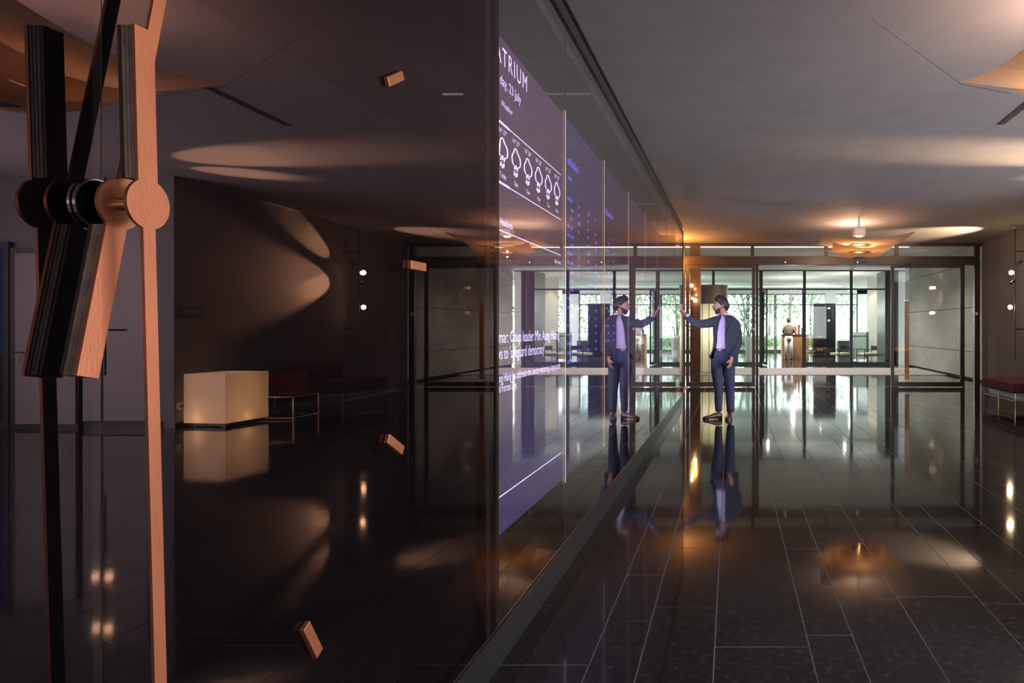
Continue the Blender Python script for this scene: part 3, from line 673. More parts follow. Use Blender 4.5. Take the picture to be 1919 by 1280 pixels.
# ------------------------------------------------------------------ vent, sign, socket, ceiling bits
vt = thing('ceiling_vent', 'narrow black slotted air vent in the grey ceiling near the close fabric lamp', 'vent', (2.77, 6.45, 3.42))
zc = ceil_h(6.45)
def zs(y): return ceil_h(y) - .004
quad_slab(2.735, 2.805, 5.9, 7.0, ceil_h(5.9) - .005, ceil_h(7) - .005, .01).build('frame', 'ceiling', vt)
b = MB()
for r0 in (2.745, 2.778):
    for i in range(14): b.box(r0, r0 + .02, 5.92 + i * .077, 5.985 + i * .077, ceil_h(5.95 + i * .077) - .008, ceil_h(5.95 + i * .077) - .003)
b.build('slot', 'black', vt)
pz = MR(355, 592, 1); 
sy0, sy1_ = 8.95, 9.7
sg = thing('wall_sign', 'small black sign with faint grey lettering, seen mirrored beside the clock hand', 'sign', (WX, 9.45, 1.6))
zt, zb_ = 1.35 + .043 * 7.5, 1.35 + .022 * 7.5
MB().box(WX - .012, WX, 9.22, 9.62, 1.50, 1.64).build('plate', 'black', sg)
b = MB()
q = random.Random(5); yy = 9.56
for i in range(13):
    if i != 1: b.box(WX - .0135, WX - .012, yy - .016, yy, 1.565, 1.565 + q.choice((.018, .026)))
    yy -= .024
b.build('lettering', mat('sign_grey', (.2, .2, .2), .6), sg)
so = thing('wall_socket', 'white wall socket with a black plug and cable beside the glowing cube', 'socket', (WX, 9.18, .3))
MB().box(WX - .012, WX, 9.14, 9.22, .24, .33).build('plate', 'white', so, bevel=.003)
MB().tube([(WX - .012, 9.2, .285), (WX - .05, 9.2, .285)], .018, 12).build('plug', 'black', so)
MB().tube([(WX - .05, 9.2, .285), (WX - .07, 9.2, .2), (WX - .05, 9.2, .05), (WX - .09, 9.3, .012), (WX - .22, 9.4, .012)], .004, 6).build('cable', 'black', so)

# glowing cube
ck = MR(412.5, 793, 9.2)
cb = thing('light_cube', 'glowing white cube lamp on a low black base by the right wall', 'lamp', (5.1, 9.3, 0))
ax = Vector((.995, .10, 0)).normalized(); ay = Vector((-ax.y, ax.x, 0)); c0 = Vector((5.04, ck.y, 0))
def cube_shell(w_, d_, z0, z1, o=Vector((0, 0, 0))):
    b = MB(); q_ = [c0 + o, c0 + o + ax * w_, c0 + o + ax * w_ + ay * d_, c0 + o + ay * d_]
    b.add([tuple(p + Vector((0, 0, z0))) for p in q_] + [tuple(p + Vector((0, 0, z1))) for p in q_], [(3, 2, 1, 0), (4, 5, 6, 7), (0, 1, 5, 4), (1, 2, 6, 5), (2, 3, 7, 6), (3, 0, 4, 7)]); return b
cube_shell(.62, .74, .055, .72).build('shade', 'opal', cb)
cube_shell(.56, .68, .012, .052, ax * .03 + ay * .03).build('base', 'black', cb)
for (a, c_) in ((.06, .06), (.5, .06), (.06, .6)):
    MB().lathe(tuple(c0 + ax * a + ay * c_), [(.012, 0), (.012, .03)], 10).build('foot', 'steel', cb)
for (a, c_, e_) in ((.05, .36, 7.0), (.42, .05, 5.0)):
    p = c0 + ax * a + ay * c_; lamp('cube_bulb', 'POINT', (p.x, p.y, .13), e_ * 2.0, (1.0, .66, .30), shadow_soft_size=.05)
p = c0 + ax * .3 + ay * .35; lamp('cube_bulb.002', 'POINT', (p.x, p.y, .45), 9, (1.0, .72, .42), shadow_soft_size=.06)

# red bench with backrest on thin steel frame
sofa = thing('bench_sofa', 'long burgundy upholstered bench with a shorter backrest on a thin polished steel frame', 'sofa', (5.1, 11.2, 0))
SX0, SX1 = 4.63, 5.5
MB().box(SX0, SX1, 11.15, 12.62, .27, .44).build('seat', 'red', sofa, bevel=.03)
MB().box(4.86, 5.55, 10.62, 11.12, .27, .66).build('seat', 'red', sofa, bevel=.04)
MB().box(5.28, 5.6, 10.9, 12.3, .44, .70).build('backrest', 'red', sofa, bevel=.05)
b = MB(); r_ = .008
def bar(b, p, q_, r_=.008): b.tube([p, q_], r_, 6)
for y in (12.58, 11.9, 11.2): 
    for x_ in (SX0 + .03, SX1 - .03): MB().tube([(x_, y, 0), (x_, y, .27)], .008, 6).build('leg', 'steel', sofa)
for x_ in (SX0 + .03, SX1 - .03):
    MB().tube([(x_, 11.2, .14), (x_, 12.58, .14)], .008, 6).build('stretcher', 'steel', sofa)
    MB().tube([(x_, 11.2, .265), (x_, 12.58, .265)], .008, 6).build('stretcher', 'steel', sofa)
tb = thing('steel_side_frame', 'open polished steel frame table standing between the cube lamp and the burgundy bench', 'side table', (4.9, 10.3, 0))
for y in (9.95, 10.55):
    for x_ in (4.66, 5.35): MB().tube([(x_, y, 0), (x_, y, .33)], .010, 6).build('leg', 'steel', tb)
    for z in (.33, .02): MB().tube([(4.66, y, z), (5.35, y, z)], .010, 6).build('rail', 'steel', tb)
for x_ in (4.66, 5.35):
    for z in (.33, .02): MB().tube([(x_, 9.95, z), (x_, 10.55, z)], .010, 6).build('rail', 'steel', tb)

# recess doors (seen mirrored)
def rx(xp, Yv=9.14): return MR(xp, 600, Yv).x
d5 = thing('door_5', 'light grey recess door with lever handle and dark frame', 'door', (rx(90), 9.1, 0), kind='structure'); del d5['category']
A, B_ = rx(147), rx(30)
MB().box(A - .0, B_ + .09, 9.04, 9.1, 0, 2.42).build('door_frame', 'frame_dark', d5)
MB().box(A + .02, B_, 9.02, 9.05, .06, 2.34).build('door_leaf', 'doorgrey', d5)
hd = MB().tube([(B_ - .06, 9.02, 1.02), (B_ - .06, 8.96, 1.02), (B_ - .19, 8.96, 1.02)], .010, 8).build('door_handle', 'steel', d5)
MB().tube([(B_ - .06, 9.02, .94), (B_ - .06, 9.005, .94)], .022, 16).build('lock_plate', 'steel', d5)
for i, (a, c_) in enumerate(((278, 193), (188, 154))):
    d6 = struct(MB().box(rx(a), rx(c_), 9.05, 9.1, .10, 2.9).build('trim_%d' % (i + 1), 'doorgrey'))
wn = thing('window_7', 'narrow side window beside the recess door', 'window', (7.9, 9.1, 0), kind='structure'); del wn['category']
A = rx(13)
MB().box(A - .02, A + .05, 9.03, 9.1, 0, 2.5).box(A + .05, 9.3, 9.03, 9.1, 2.42, 2.5).box(A + .05, 9.3, 9.03, 9.1, 0, .1).build('window_frame', 'frame_dark', wn)
MB().box(A + .05, 9.3, 9.03, 9.04, .98, 2.42, 0).box(A + .05, 9.3, 9.03, 9.04, .1, .96, 1).build('pane', [emit('window_daylight_blue', (.10, .22, .62), .55), M['black']], wn)

# ------------------------------------------------------------------ vestibule pieces
cl = thing('bronze_column', 'dark bronze column behind the left door leaf, lit orange', 'column', (-.95, 17.4, 0))
MB().box(fx(1293, 17.3), fx(1312, 17.3), 17.3, 17.8, 0, 3.45).build('shaft', mat('bronze_cladding', (.11, .055, .03), .45, .3), cl)
for i_, (a_, b_) in enumerate(((-2, 28.5), (2.6, 28.6), (-1, 34), (4.0, 34), (4.6, 26.4))):
    lamp('lobby_fill.%03d' % i_, 'POINT', (a_, b_, 2.2), 90, (1.0, 0.97, 0.92), shadow_soft_size=.02)  # bare fill points added to brighten the lobby ceiling
lamp('drum_fill', 'POINT', (fx(1337.5, 20.4), 20.4, 1.2), 22, (1.0, .93, .75), shadow_soft_size=.1)  # point added inside the drum to brighten its skin
ws = thing('globe_reflections', 'small orange globes before the bronze column, standing in for reflected wall lamps', 'wall lamp', (-.95, 17.25, 2.3))  # globe shapes stand in for the rod lamps seen in reflection
MB().tube([P(1297, 600, 17.27), P(1297, 530, 17.27)], .008, 6).build('rod', 'black', ws)
for (xx, yy, r_) in ((1296, 535, .035), (1303, 541, .022), (1305, 553, .02), (1297.5, 559, .03), (1303, 563, .04)):
    MB().ball(tuple(P(xx, yy, 17.2)), r_ * 1.1, 12, 8).build('glass_globe', 'bulb' if r_ > .033 else 'bulb_orange', ws, smooth=True)
MB().ball(tuple(P(1298.5, 548, 17.2)), .045, 12, 8, sx=.7).build('spot_head', 'black', ws)
lamp('cluster_fill', 'POINT', P(1301, 548, 17.0), 7, (1.0, .40, .08), shadow_soft_size=.08)  # orange fill added beside the globe shapes
dr = thing('fabric_drum', 'pale translucent drum with brown upper band standing behind the left door leaf', 'drum', (fx(1337, 20), 20.4, 0))
xc, rr = fx(1337.5, 20.4), .41
MB().lathe((xc, 20.4, .05), [(rr, 0), (rr, 2.0)], 32).build('fabric_skin', 'drum', dr, smooth=True)
MB().lathe((xc, 20.4, 2.05), [(rr + .01, 0), (rr + .01, .52), (rr + .02, .53), (rr + .02, .56), (.01, .56)], 32).build('upper_band', mat('brown_band', (.22, .15, .10), .35), dr, smooth=False)
for a in range(10): 
    t_ = 2 * PI * a / 10; MB().box(xc + rr * math.cos(t_) - .008, xc + rr * math.cos(t_) + .008, 20.4 + rr * math.sin(t_) - .008, 20.4 + rr * math.sin(t_) + .008, 0, 2.1).build('rib', 'frame_dark', dr)
def planter(xp, Y, s, label, seed):
    q = random.Random(seed); X_ = fx(xp, Y)
    t = thing('potted_plant', label, 'plant', (X_, Y, 0), group='tall planters in the lobby')
    MB().lathe((X_, Y, 0), [(.14 * s, 0), (.20 * s, .95), (.185 * s, .95), (.17 * s, .9), (.001, .88)], 20).build('planter', 'white', t, smooth=False)
    b = MB()
    st = MB()
    for i in range(14):
        a = q.uniform(0, 2 * PI); l_ = q.uniform(.5, 1.0); top = Vector((X_ + math.cos(a) * l_ * .45, Y + math.sin(a) * l_ * .45, .9 + l_))
        st.tube([(X_, Y, .88), ((X_ + top.x) / 2, (Y + top.y) / 2, .95 + l_ * .6), top], .008, 4)
        for j in range(16):
            f_ = q.uniform(.3, 1); c = Vector((X_, Y, .9)).lerp(top, f_) + Vector((q.uniform(-.12, .12), q.uniform(-.12, .12), q.uniform(-.1, .1)))
            d = Vector((q.uniform(-1, 1), q.uniform(-1, 1), q.uniform(-.6, .4))).normalized() * .10; sd = d.cross(Vector((0, 0, 1))).normalized() * .022
            b.add([c, c + d * .5 + sd, c + d, c + d * .5 - sd], [(0, 1, 2, 3)])
    st.build('stem', 'bark', t); o = b.build('foliage', 'leaf', t); o['kind'] = 'stuff'
planter(1404, 28.5, 1.0, 'leafy plant in a tall pale planter, seen just right of the man', 1)
planter(1330, 29.5, 1.0, 'leafy plant in a tall pale planter, behind the pale drum', 2)

# bar counter and things on it
YB = 29.8
bc = thing('bar_counter', 'oak fronted bar counter with dark top in the bright lobby', 'counter', (fx(1490, YB), YB, 0))
MB().box(fx(1466, YB), fx(1516, YB), YB, YB + .7, .0, 1.0).build('body', 'wood', bc)
MB().box(fx(1464.5, YB), fx(1518, YB), YB - .05, YB + .75, 1.0, 1.06).build('worktop', 'dark_top', bc)
ur = thing('coffee_urn', 'polished steel coffee urn on the bar counter', 'urn', (fx(1480, YB), YB + .3, 1.06))
c = (fx(1480, YB + .3), YB + .3, 1.06)
MB().lathe(c, [(.10, 0), (.10, .03), (.115, .04), (.115, .34), (.10, .37), (.03, .40), (.001, .41)], 20).build('body', 'steel', ur, smooth=True)
MB().tube([(c[0] - .0, c[1] - .11, 1.14), (c[0], c[1] - .17, 1.14), (c[0], c[1] - .17, 1.11)], .01, 8).build('tap', 'black', ur)
for i, (xx, w_, h_, m_, lb) in enumerate(((1491, .10, .34, 'wood', 'brown box beside the coffee urn on the bar'), (1497, .09, .42, 'copper', 'tall copper coloured tin on the bar counter'), (1503, .09, .28, 'wood', 'low brown box at the door side of the bar counter'))):
    q_ = thing('counter_box', lb, 'box', (fx(xx, YB + .3), YB + .3, 1.06), group='boxes on the bar counter'); X_ = fx(xx, YB + .3)
    MB().box(X_ - w_ / 2, X_ + w_ / 2, YB + .24, YB + .36, 1.06, 1.06 + h_ * .8).build('body', m_, q_)
    MB().box(X_ - w_ / 2 - .004, X_ + w_ / 2 + .004, YB + .236, YB + .364, 1.06 + h_ * .8, 1.06 + h_).build('lid', m_, q_)
tag(MB().lathe((fx(1471, YB + .2), YB + .2, 1.06), [(.03, 0), (.045, .02), (.05, .09), (.045, .10)], 14).build('bowl', 'black', loc=(fx(1471, YB + .2), YB + .2, 1.06)), 'small black bowl at the left end of the bar counter', 'bowl')

# dark mirrored cabinet, boxes, glass screen
dk = thing('tall_cabinet', 'tall dark glossy cabinet standing in the lobby right of the bar', 'cabinet', (fx(1545, 27.4), 27.4, 0))
MB().box(fx(1524.5, 27.4), fx(1566, 27.4), 27.4, 27.9, 0, 2.32).build('body', mat('glossy_dark_glass', (.022, .022, .026), .10, spec=.25), dk)
MB().box(fx(1546, 27.4), fx(1547, 27.4), 27.385, 27.4, .1, 2.25).build('joint', 'frame', dk)
for z in (.42, .95): MB().box(fx(1532, 27.4), fx(1542, 27.4), 27.37, 27.4, z, z + .07).build('shelf_edge', 'wood', dk)
tag(MB().box(fx(1571, 30.6), fx(1596, 30.6), 30.6, 31.1, 0, .76).build('low_cabinet', 'frame_dark', loc=(fx(1583, 30.6), 30.8, 0), bevel=.01), 'low anthracite cabinet standing behind the left lounge chair', 'cabinet')
gs_ = thing('glass_screen', 'greenish frosted glass screen with dark end post, behind the right lounge chair', 'screen', (fx(1612, 28), 28, 0))
MB().box(fx(1598, 28), fx(1624, 28), 28, 28.02, .05, 1.16).build('pane', mat('green_frosted_glass', (.38, .50, .44), .3), gs_)
MB().box(fx(1624, 28), fx(1627.5, 28), 27.97, 28.05, 0, 1.17).build('post', 'frame_dark', gs_)
MB().box(fx(1598, 28), fx(1624, 28), 27.98, 28.04, 1.0, 1.02).build('rail', 'frame_dark', gs_)

def lounge_chair():
    """faces -x; wooden frame, pale pad"""
    t = thing('lounge_chair', '', 'chair', (0, 0, 0))
    for (x_, y_, h_) in ((-.36, -.27, .50), (-.36, .27, .50), (.30, -.27, .62), (.30, .27, .62)):
        MB().tube([(x_ * 1.08, y_, 0), (x_, y_, h_)], [.014, .018], 8).build('leg', 'black', t)
    for y_ in (-.27, .27):
        MB().tube([(-.40, y_, .50), (-.1, y_, .49), (.32, y_, .47)], .015, 8).build('armrest', 'black', t)
    MB().box(-.36, .33, -.25, .25, .25, .36).build('seat', 'cream', t, bevel=.03)
    MB().box(.22, .36, -.27, -.24, .46, .62).box(.30, .345, -.27, .27, .47, .63).build('backrest', 'black', t)
    MB().tube([(-.36, -.27, .24), (.30, -.27, .24)], .012, 6).tube([(-.36, .27, .24), (.30, .27, .24)], .012, 6).tube([(.30, -.27, .24), (.30, .27, .24)], .012, 6).build('seat_frame', 'black', t)
    return t
LC = lounge_chair(); LC['group'] = 'low lounge chairs behind the inner glass front'
LC['label'] = 'low black lounge chair with cream seat, left one, before the anthracite cabinet'
LC.location = (fx(1573, 27.0) + .05, 27.0, 0); LC.rotation_euler = (0, 0, R(38))
copy_tree(LC, loc=(fx(1629, 26.8), 26.9, 0), rz=R(22), label='low black lounge chair with cream seat, right one, beside the beige wall')
tt = thing('side_table', 'thin black side table between the two lounge chairs', 'table', (fx(1600, 27), 27, 0))
X_ = fx(1600, 27.2)
MB().lathe((X_, 27.2, .49), [(.14, 0), (.14, .012)], 24).build('tabletop', 'black', tt); MB().lathe((X_, 27.2, 0), [(.10, 0), (.10, .01), (.01, .012), (.01, .49)], 16).build('stand', 'black', tt)

# ------------------------------------------------------------------ outdoors
struct(MB().box(-40, 45, 38.2, 110, -.35, -.12).build('ground', 'grass'), 'lawn and shrubs outside the lobby windows')
struct(MB().box(-12, 12, 38.2, 41.5, -.12, -.06).build('ground.001', 'paving'))
struct(MB().box(6.5, 30, 9.3, 36, -.12, -.05).build('ground.002', 'paving'))
def tree(X_, Y_, h_, r_, m_, label, seed):
    q = random.Random(seed); t = thing('tree', label, 'tree', (X_, Y_, -.15), group='trees outside the windows')
    st = MB(); st.tube([(X_, Y_, -.2), (X_ + q.uniform(-.2, .2), Y_, h_ * .35), (X_ + q.uniform(-.4, .4), Y_, h_ * .75)], [.13, .10, .04], 8)
    for i in range(4):
        a = q.uniform(0, 2 * PI); z0 = h_ * q.uniform(.25, .5)
        st.tube([(X_, Y_, z0), (X_ + math.cos(a) * r_ * .7, Y_ + math.sin(a) * r_ * .7, z0 + h_ * .28)], [.06, .02], 5)
    st.build('trunk', 'bark', t)
    b = MB()
    cl_ = [(q.uniform(-1, 1), q.uniform(-1, 1), q.uniform(-1, 1)) for _ in range(26)]
    for i in range(1300):
        c = cl_[q.randrange(26)]
        p = Vector((X_ + c[0] * r_ * .8, Y_ + c[1] * r_ * .8, h_ * .58 + c[2] * h_ * .42)) + Vector((q.gauss(0, 1), q.gauss(0, 1), q.gauss(0, .8))) * r_ * .24
        d = Vector((q.uniform(-1, 1), q.uniform(-1, 1), q.uniform(-1, 1))).normalized(); e_ = d.cross(Vector((q.uniform(-1, 1), q.uniform(-1, 1), 1))).normalized()
        s_ = q.uniform(.07, .15)
        b.add([p - d * s_, p + e_ * s_ * .55, p + d * s_, p - e_ * s_ * .55], [(0, 1, 2, 3)])
    o = b.build('foliage', m_, t); o['kind'] = 'stuff'
tr = [(1240, 47, 6.5, 2.2, 'leaf'), (1310, 52, 8, 2.6, 'leaf2'), (1392, 46, 6.2, 1.9, 'leaf'), (1440, 55, 8, 2.8, 'leaf2'), (1478, 48, 6.5, 2.2, 'leaf'), (1520, 57, 8.5, 3.0, 'leaf2'), (1555, 50, 6, 2.1, 'leaf'), (1596, 60, 8, 3.0, 'leaf2'), (1640, 52, 6, 2.2, 'leaf'), (1180, 58, 8, 3, 'leaf2')]
tl = ['behind the pale drum', 'right above the drum, paler', 'at the right side of the man', 'pale, seen through the open inner door', 'above the coffee urn', 'pale, behind the tall dark cabinet', 'dark green, right of the tall cabinet', 'pale, behind the lounge chairs', 'at the right edge of the windows', 'farthest left, hidden by the glass wall']
for i, (xx, Y_, h_, r_, m_) in enumerate(tr): tree(fx(xx, Y_), Y_, h_, r_, m_, 'leafy green tree outside, ' + tl[i], 20 + i)
tree(8.6, 28, 5, 1.6, 'leaf', 'leafy tree outside, standing for greenery mirrored in the door glass beside the concrete wall', 61)  # tree placed beyond the wall gap in place of a reflected view
def shrub(X_, Y_, r_, label, seed):
    q = random.Random(seed); b = MB()
    for i in range(700):
        p = Vector((X_, Y_, -.1 + r_ * .6)) + Vector((q.gauss(0, 1), q.gauss(0, 1), q.gauss(0, .5))) * r_ * .45
        d = Vector((q.uniform(-1, 1), q.uniform(-1, 1), q.uniform(-1, 1))).normalized(); e_ = d.cross(Vector((q.uniform(-1, 1), .3, 1))).normalized(); s_ = q.uniform(.06, .12)
        b.add([p - d * s_, p + e_ * s_ * .6, p + d * s_, p - e_ * s_ * .6], [(0, 1, 2, 3)])
    tag(b.build('shrub', 'leaf2' if seed % 2 else 'leaf', loc=(X_, Y_, 0)), label, 'shrub', 'shrubs outside the windows')
for i, (xx, lb) in enumerate(((1400, 'low shrub outside, right of the man at the lawn edge'), (1445, 'low shrub outside, seen through the open inner door'), (1530, 'low shrub outside, behind the tall dark cabinet'), (1590, 'low shrub outside, behind the lounge chairs'), (1350, 'low shrub outside, behind the man'))): shrub(fx(xx, 44), 44, .9, lb, 80 + i)

# ------------------------------------------------------------------ people
M['skin'] = mat('skin', (.50, .27, .20), .55, var=.08, scale=20)
M['hair'] = mat('dark_brown_hair', (.020, .013, .010), .6, var=.4, scale=60)
M['suit'] = mat('navy_suit_cloth', (.030, .034, .062), .85, var=.12, scale=30, bump=.15, bscale=120)
M['shirt'] = mat('pale_shirt_cotton', (.62, .58, .72), .8, var=.04, bump=.15, bscale=40)
M['trouser'] = mat('navy_trouser_cloth', (.036, .040, .082), .85, var=.12, scale=30, bump=.15, bscale=100)
M['shoe'] = mat('brown_leather', (.10, .045, .030), .35)
M['eye'] = mat('eye_white', (.7, .7, .68), .2)
YM = 10.1
def mp(x, y, dy=0.0):
    """image pixel to the man's place, dy metres nearer (-) or farther (+)"""
    return P(x, y, YM + dy)
man = MB()
# head, turned to the glass (face towards -x, a little to the camera)
hc = P(1350.5, 574, YM); fa = R(76)
fw = Vector((-math.sin(fa), -math.cos(fa), 0)); rt = Vector((fw.y, -fw.x, 0)); upv = Vector((0, 0, 1))
def head_pt(u, v, grow=0.0):
    """u azimuth from the face (0 = nose), v elevation"""
    cu, su, cv, sv = math.cos(u), math.sin(u), math.cos(v), math.sin(v)
    f_ = cv * cu; s_ = cv * su; z = sv
    rf, rs_, rz_ = .098 + grow, .076 + grow, .122 + grow
    x_ = f_ * rf; y_ = s_ * rs_; z_ = z * rz_
    if f_ < 0: x_ *= 1.05
    if z_ < -.02:   # jaw
        k_ = min(1, (-z_ - .02) / .1); y_ *= 1 - .30 * k_; x_ = x_ * (1 - .12 * k_) + .018 * k_ * (1 if f_ > -.2 else 0)
    if f_ > .8 and abs(s_) < .3:
        nz_ = math.exp(-((z_ + .018) / .020) ** 2) * math.exp(-(s_ / .13) ** 2) * .030 + math.exp(-((z_ - .008) / .025) ** 2) * math.exp(-(s_ / .10) ** 2) * .012
        x_ += nz_
    x_ += -.008 * math.exp(-((z_ - .018) / .012) ** 2) * math.exp(-((abs(s_) - .38) / .16) ** 2) * (1 if f_ > .5 else 0)
    x_ += .005 * math.exp(-((z_ + .062) / .008) ** 2) * (1 if f_ > .85 else 0)
    return hc + fw * x_ + rt * y_ + upv * z_
nu, nv = 40, 26
man.rings([[head_pt(2 * PI * j / nu, -PI / 2 + PI * i / nv) for j in range(nu)] for i in range(1, nv)])
for sgn in (-1, 1):   # ears
    e0 = hc + rt * (.075 * sgn) + fw * (-.008) + upv * -.005
    man.tube([e0 + upv * -.03, e0 + rt * (.010 * sgn) - fw * .004 + upv * -.012, e0 + rt * (.014 * sgn) - fw * .008 + upv * .014, e0 + upv * .030], [.008, .012, .014, .008], 8)
# neck and trunk under the clothes
man.tube([hc + upv * -.06 - fw * .02, P(1356, 592, YM), P(1358.5, 601, YM + .01)], [.058, .058, .068], 16)
tw = R(-24)   # trunk turned towards the glass
TX = fx(1361, YM)
def trunk(z, rx_, ry_, dx=0.0, dy=0.0, n=28, a0=0.0, a1=2 * PI, g=0.0):
    out_ = []
    for j in range(n):
        t = a0 + (a1 - a0) * j / (n if a1 - a0 > 6.28 else n - 1)
        x_, y_ = (rx_ + g) * math.cos(t), (ry_ + g) * math.sin(t)
        # superellipse-like chest
        out_.append(Vector((TX + dx + x_ * math.cos(tw) - y_ * math.sin(tw), YM + dy + x_ * math.sin(tw) + y_ * math.cos(tw), z)))
    return out_
prof = [(.86, .155, .11, -.03), (1.0, .150, .108, -.025), (1.12, .152, .108, -.02), (1.25, .168, .115, -.015), (1.36, .180, .120, -.01), (1.44, .175, .112, -.005), (1.50, .12, .085, -.01), (1.54, .065, .065, -.03)]
man.rings([trunk(z, a, b_, dx) for z, a, b_, dx in prof])
# arms (image left: reaching to the glass; image right: hanging)
shL = P(1340, 603, YM - .02); elL = P(1311, 607.5, YM - .14); wrL = P(1287, 592.5, YM - .24)
shR = P(1378.5, 607, YM + .02); elR = P(1384, 643, YM - .04); wrR = P(1371.5, 671, YM - .20)
man.tube([shL, elL, wrL], [.055, .042, .030], 12).tube([shR, elR, wrR], [.055, .042, .030], 12)
def hand_mesh(b, wr, d, pn, size, curls, thumb, side):
    """wr wrist, d finger direction, pn palm normal, side = thumb side vector"""
    d = d.normalized(); side = (side - d * side.dot(d)).normalized(); pn = d.cross(side).normalized() * (1 if d.cross(side).dot(pn) > 0 else -1)
    rs = []
    for t_, wd, th in ((-.1, .026, .020), (.15, .030, .019), (.6, .040, .017), (1.0, .042, .013)):
        c = wr + d * (.095 * size * t_)
        rs.append([c + side * (wd * size * math.cos(a)) + pn * (th * size * math.sin(a)) for a in (2 * PI * j / 12 for j in range(12))])
    b.rings(rs)
    for i, (off, L_) in enumerate(((.030, .070), (.011, .078), (-.009, .073), (-.028, .058))):
        p = wr + d * (.088 * size) + side * (off * size); a = 0.0; pts = [p - d * .015]
        pts.append(p)
        for seg in (.45, .30, .25):
            a += curls[i] ; p = p + (d * math.cos(a) + pn * math.sin(a)) * (L_ * size * seg); pts.append(p)
        b.tube(pts, [.0085 * size, .0092 * size, .0085 * size, .0078 * size, .0058 * size], 8)
    p = wr + d * (.025 * size) + side * (.026 * size)
    pts = [p]; td = (d * .65 + side * .75).normalized()
    for L_, bend in ((.038, 0), (.032, thumb), (.024, thumb)):
        td = (td + d * bend * .5 + pn * bend * .6).normalized(); pts.append(pts[-1] + td * L_ * size)
    b.tube(pts, [.013 * size, .012 * size, .010 * size, .007 * size], 8)
tip = P(1264.5, 572, YM - .30)
hand_mesh(man, wrL, (tip - wrL), Vector((0, 1, .2)), 1.12, (.06, .28, .42, .5), .25, Vector((0.1, -1, .25)))
hand_mesh(man, wrR, Vector((-.25, -.15, -1)), Vector((-1, 0, -.1)), 1.08, (.22, .26, .30, .34), .5, Vector((-.5, -.9, 0)))
# legs
hipL = P(1343.5, 684, YM); knL = P(1346.5, 728, YM - .03); anL = P(1347, 771, YM + .02)
hipR = P(1364, 684, YM + .02); knR = P(1367.5, 728, YM); anR = P(1369, 772, YM + .03)
man.tube([hipL, knL, anL], [.075, .055, .038], 12).tube([hipR, knR, anR], [.075, .055, .038], 12)
body = man.build('person', 'skin', loc=(TX, YM, 0), smooth=True)
tag(body, 'bearded man in navy suit and open pale shirt reaching out to touch the glass wall', 'person')
# eyes and brows
for sgn in (-1, 1):
    e0 = head_pt(sgn * .36, .14) ; MB().ball(tuple(e0 - fw * .004), .010, 10, 6).build('eye', 'eye', body, smooth=True)
    e1 = e0 + upv * .020 + fw * .004
    MB().tube([e1 - rt * .017, e1 + upv * .003 + fw * .003, e1 + rt * .017], .0045, 6).build('eyebrow', 'hair', body)
    MB().ball(tuple(e0 + fw * .0045), .0048, 8, 6).build('pupil', 'hair', body)
# hair: cap over the crown, sides and nape; beard along the jaw
b = MB(); rs = []
for i in range(13):
    v = R(4) + (PI / 2 - R(4)) * i / 12; row = []
    for j in range(nu):
        u = 2 * PI * j / nu; back = (1 - math.cos(u)) / 2
        vv = v
        if i < 5:
            lo = R(38) - back * R(78); vv = lo + (v - R(4)) / (PI / 2 - R(4)) * (PI / 2 - lo)
        else:
            lo = R(38) - back * R(78); vv = lo + (i / 12) * (PI / 2 - lo)
        side = abs(math.sin(u)) ** 2 * (1 - i / 12); wob = -.006 * side + .010 * (i / 12) + .004 * math.sin(u * 9 + i) + (.016 * math.exp(-(((u + PI) % (2 * PI) - PI) / .7) ** 2) if i > 1 else 0)
        row.append(head_pt(u, vv, (.012 + wob + .004 * min(i, 3)) if i > 0 else -.004))
    rs.append(row)
b.rings(rs).build('hair', 'hair', body, smooth=True)
b = MB(); rs = []
for i in range(9):
    row = []
    for j in range(25):
        u = R(-82) + R(164) * j / 24; e_ = abs(u) / R(82)
        top = R(-26) - R(9) * math.exp(-(u / .30) ** 2) + R(22) * max(0, e_ - .35) / .65
        v = top + (R(-84) - top) * i / 8
        row.append(head_pt(u, v, -.003 if i == 0 else (.010 + .002 * math.sin(i * 2 + j))))
    rs.append(row)
b.rings(rs, closed=False).build('beard', 'hair', body, smooth=True)
b = MB(); m0 = head_pt(0, R(-19), .006)
b.tube([m0 - rt * .024 - upv * .010 - fw * .006, m0 - rt * .01, m0 + rt * .01, m0 + rt * .024 - upv * .010 - fw * .006], .0055, 6).build('moustache', 'hair', body)
# shirt with collar
b = MB(); b.rings([trunk(z, a + .006, b_ + .006, dx) for z, a, b_, dx in prof[1:7]] + [trunk(1.525, .078, .078, -.03)])
b.build('shirt', 'shirt', body, smooth=True)
cN = Vector((TX - .035, YM - .005, 1.515))
b = MB(); rs = []
for (zz, r0) in ((0.0, .078), (.035, .073), (.055, .070), (.030, .088)):
    rs.append([cN + Vector((math.cos(t) * r0 * 1.0, math.sin(t) * r0 * 1.0, zz + .012 * math.sin(t))) for t in (R(-70) + tw + R(320) * j / 24 for j in range(25))])
b.rings(rs, closed=False)
for sg_ in (-1, 1):
    t0 = R(-90) + tw + sg_ * .34; p = cN + Vector((math.cos(t0) * .085, math.sin(t0) * .085, .03))
    b.add([p, p + Vector((.035 * sg_ * 1.0, -.0, .012)), p + Vector((.012 * sg_, -.02, -.055)), p + Vector((0, .006, 0)), p + Vector((.035 * sg_, .006, .012)), p + Vector((.012 * sg_, -.014, -.055))], [(0, 1, 2), (5, 4, 3), (0, 1, 4, 3), (1, 2, 5, 4), (2, 0, 3, 5)])
b.build('collar', 'shirt', body, smooth=False)
for k_ in range(6):
    z = 1.05 + k_ * .075; p = trunk(z, .158, .122, -.02, n=4)[3]; MB().ball((p.x - .02, p.y, z), .006, 8, 5).build('button', 'white', body)
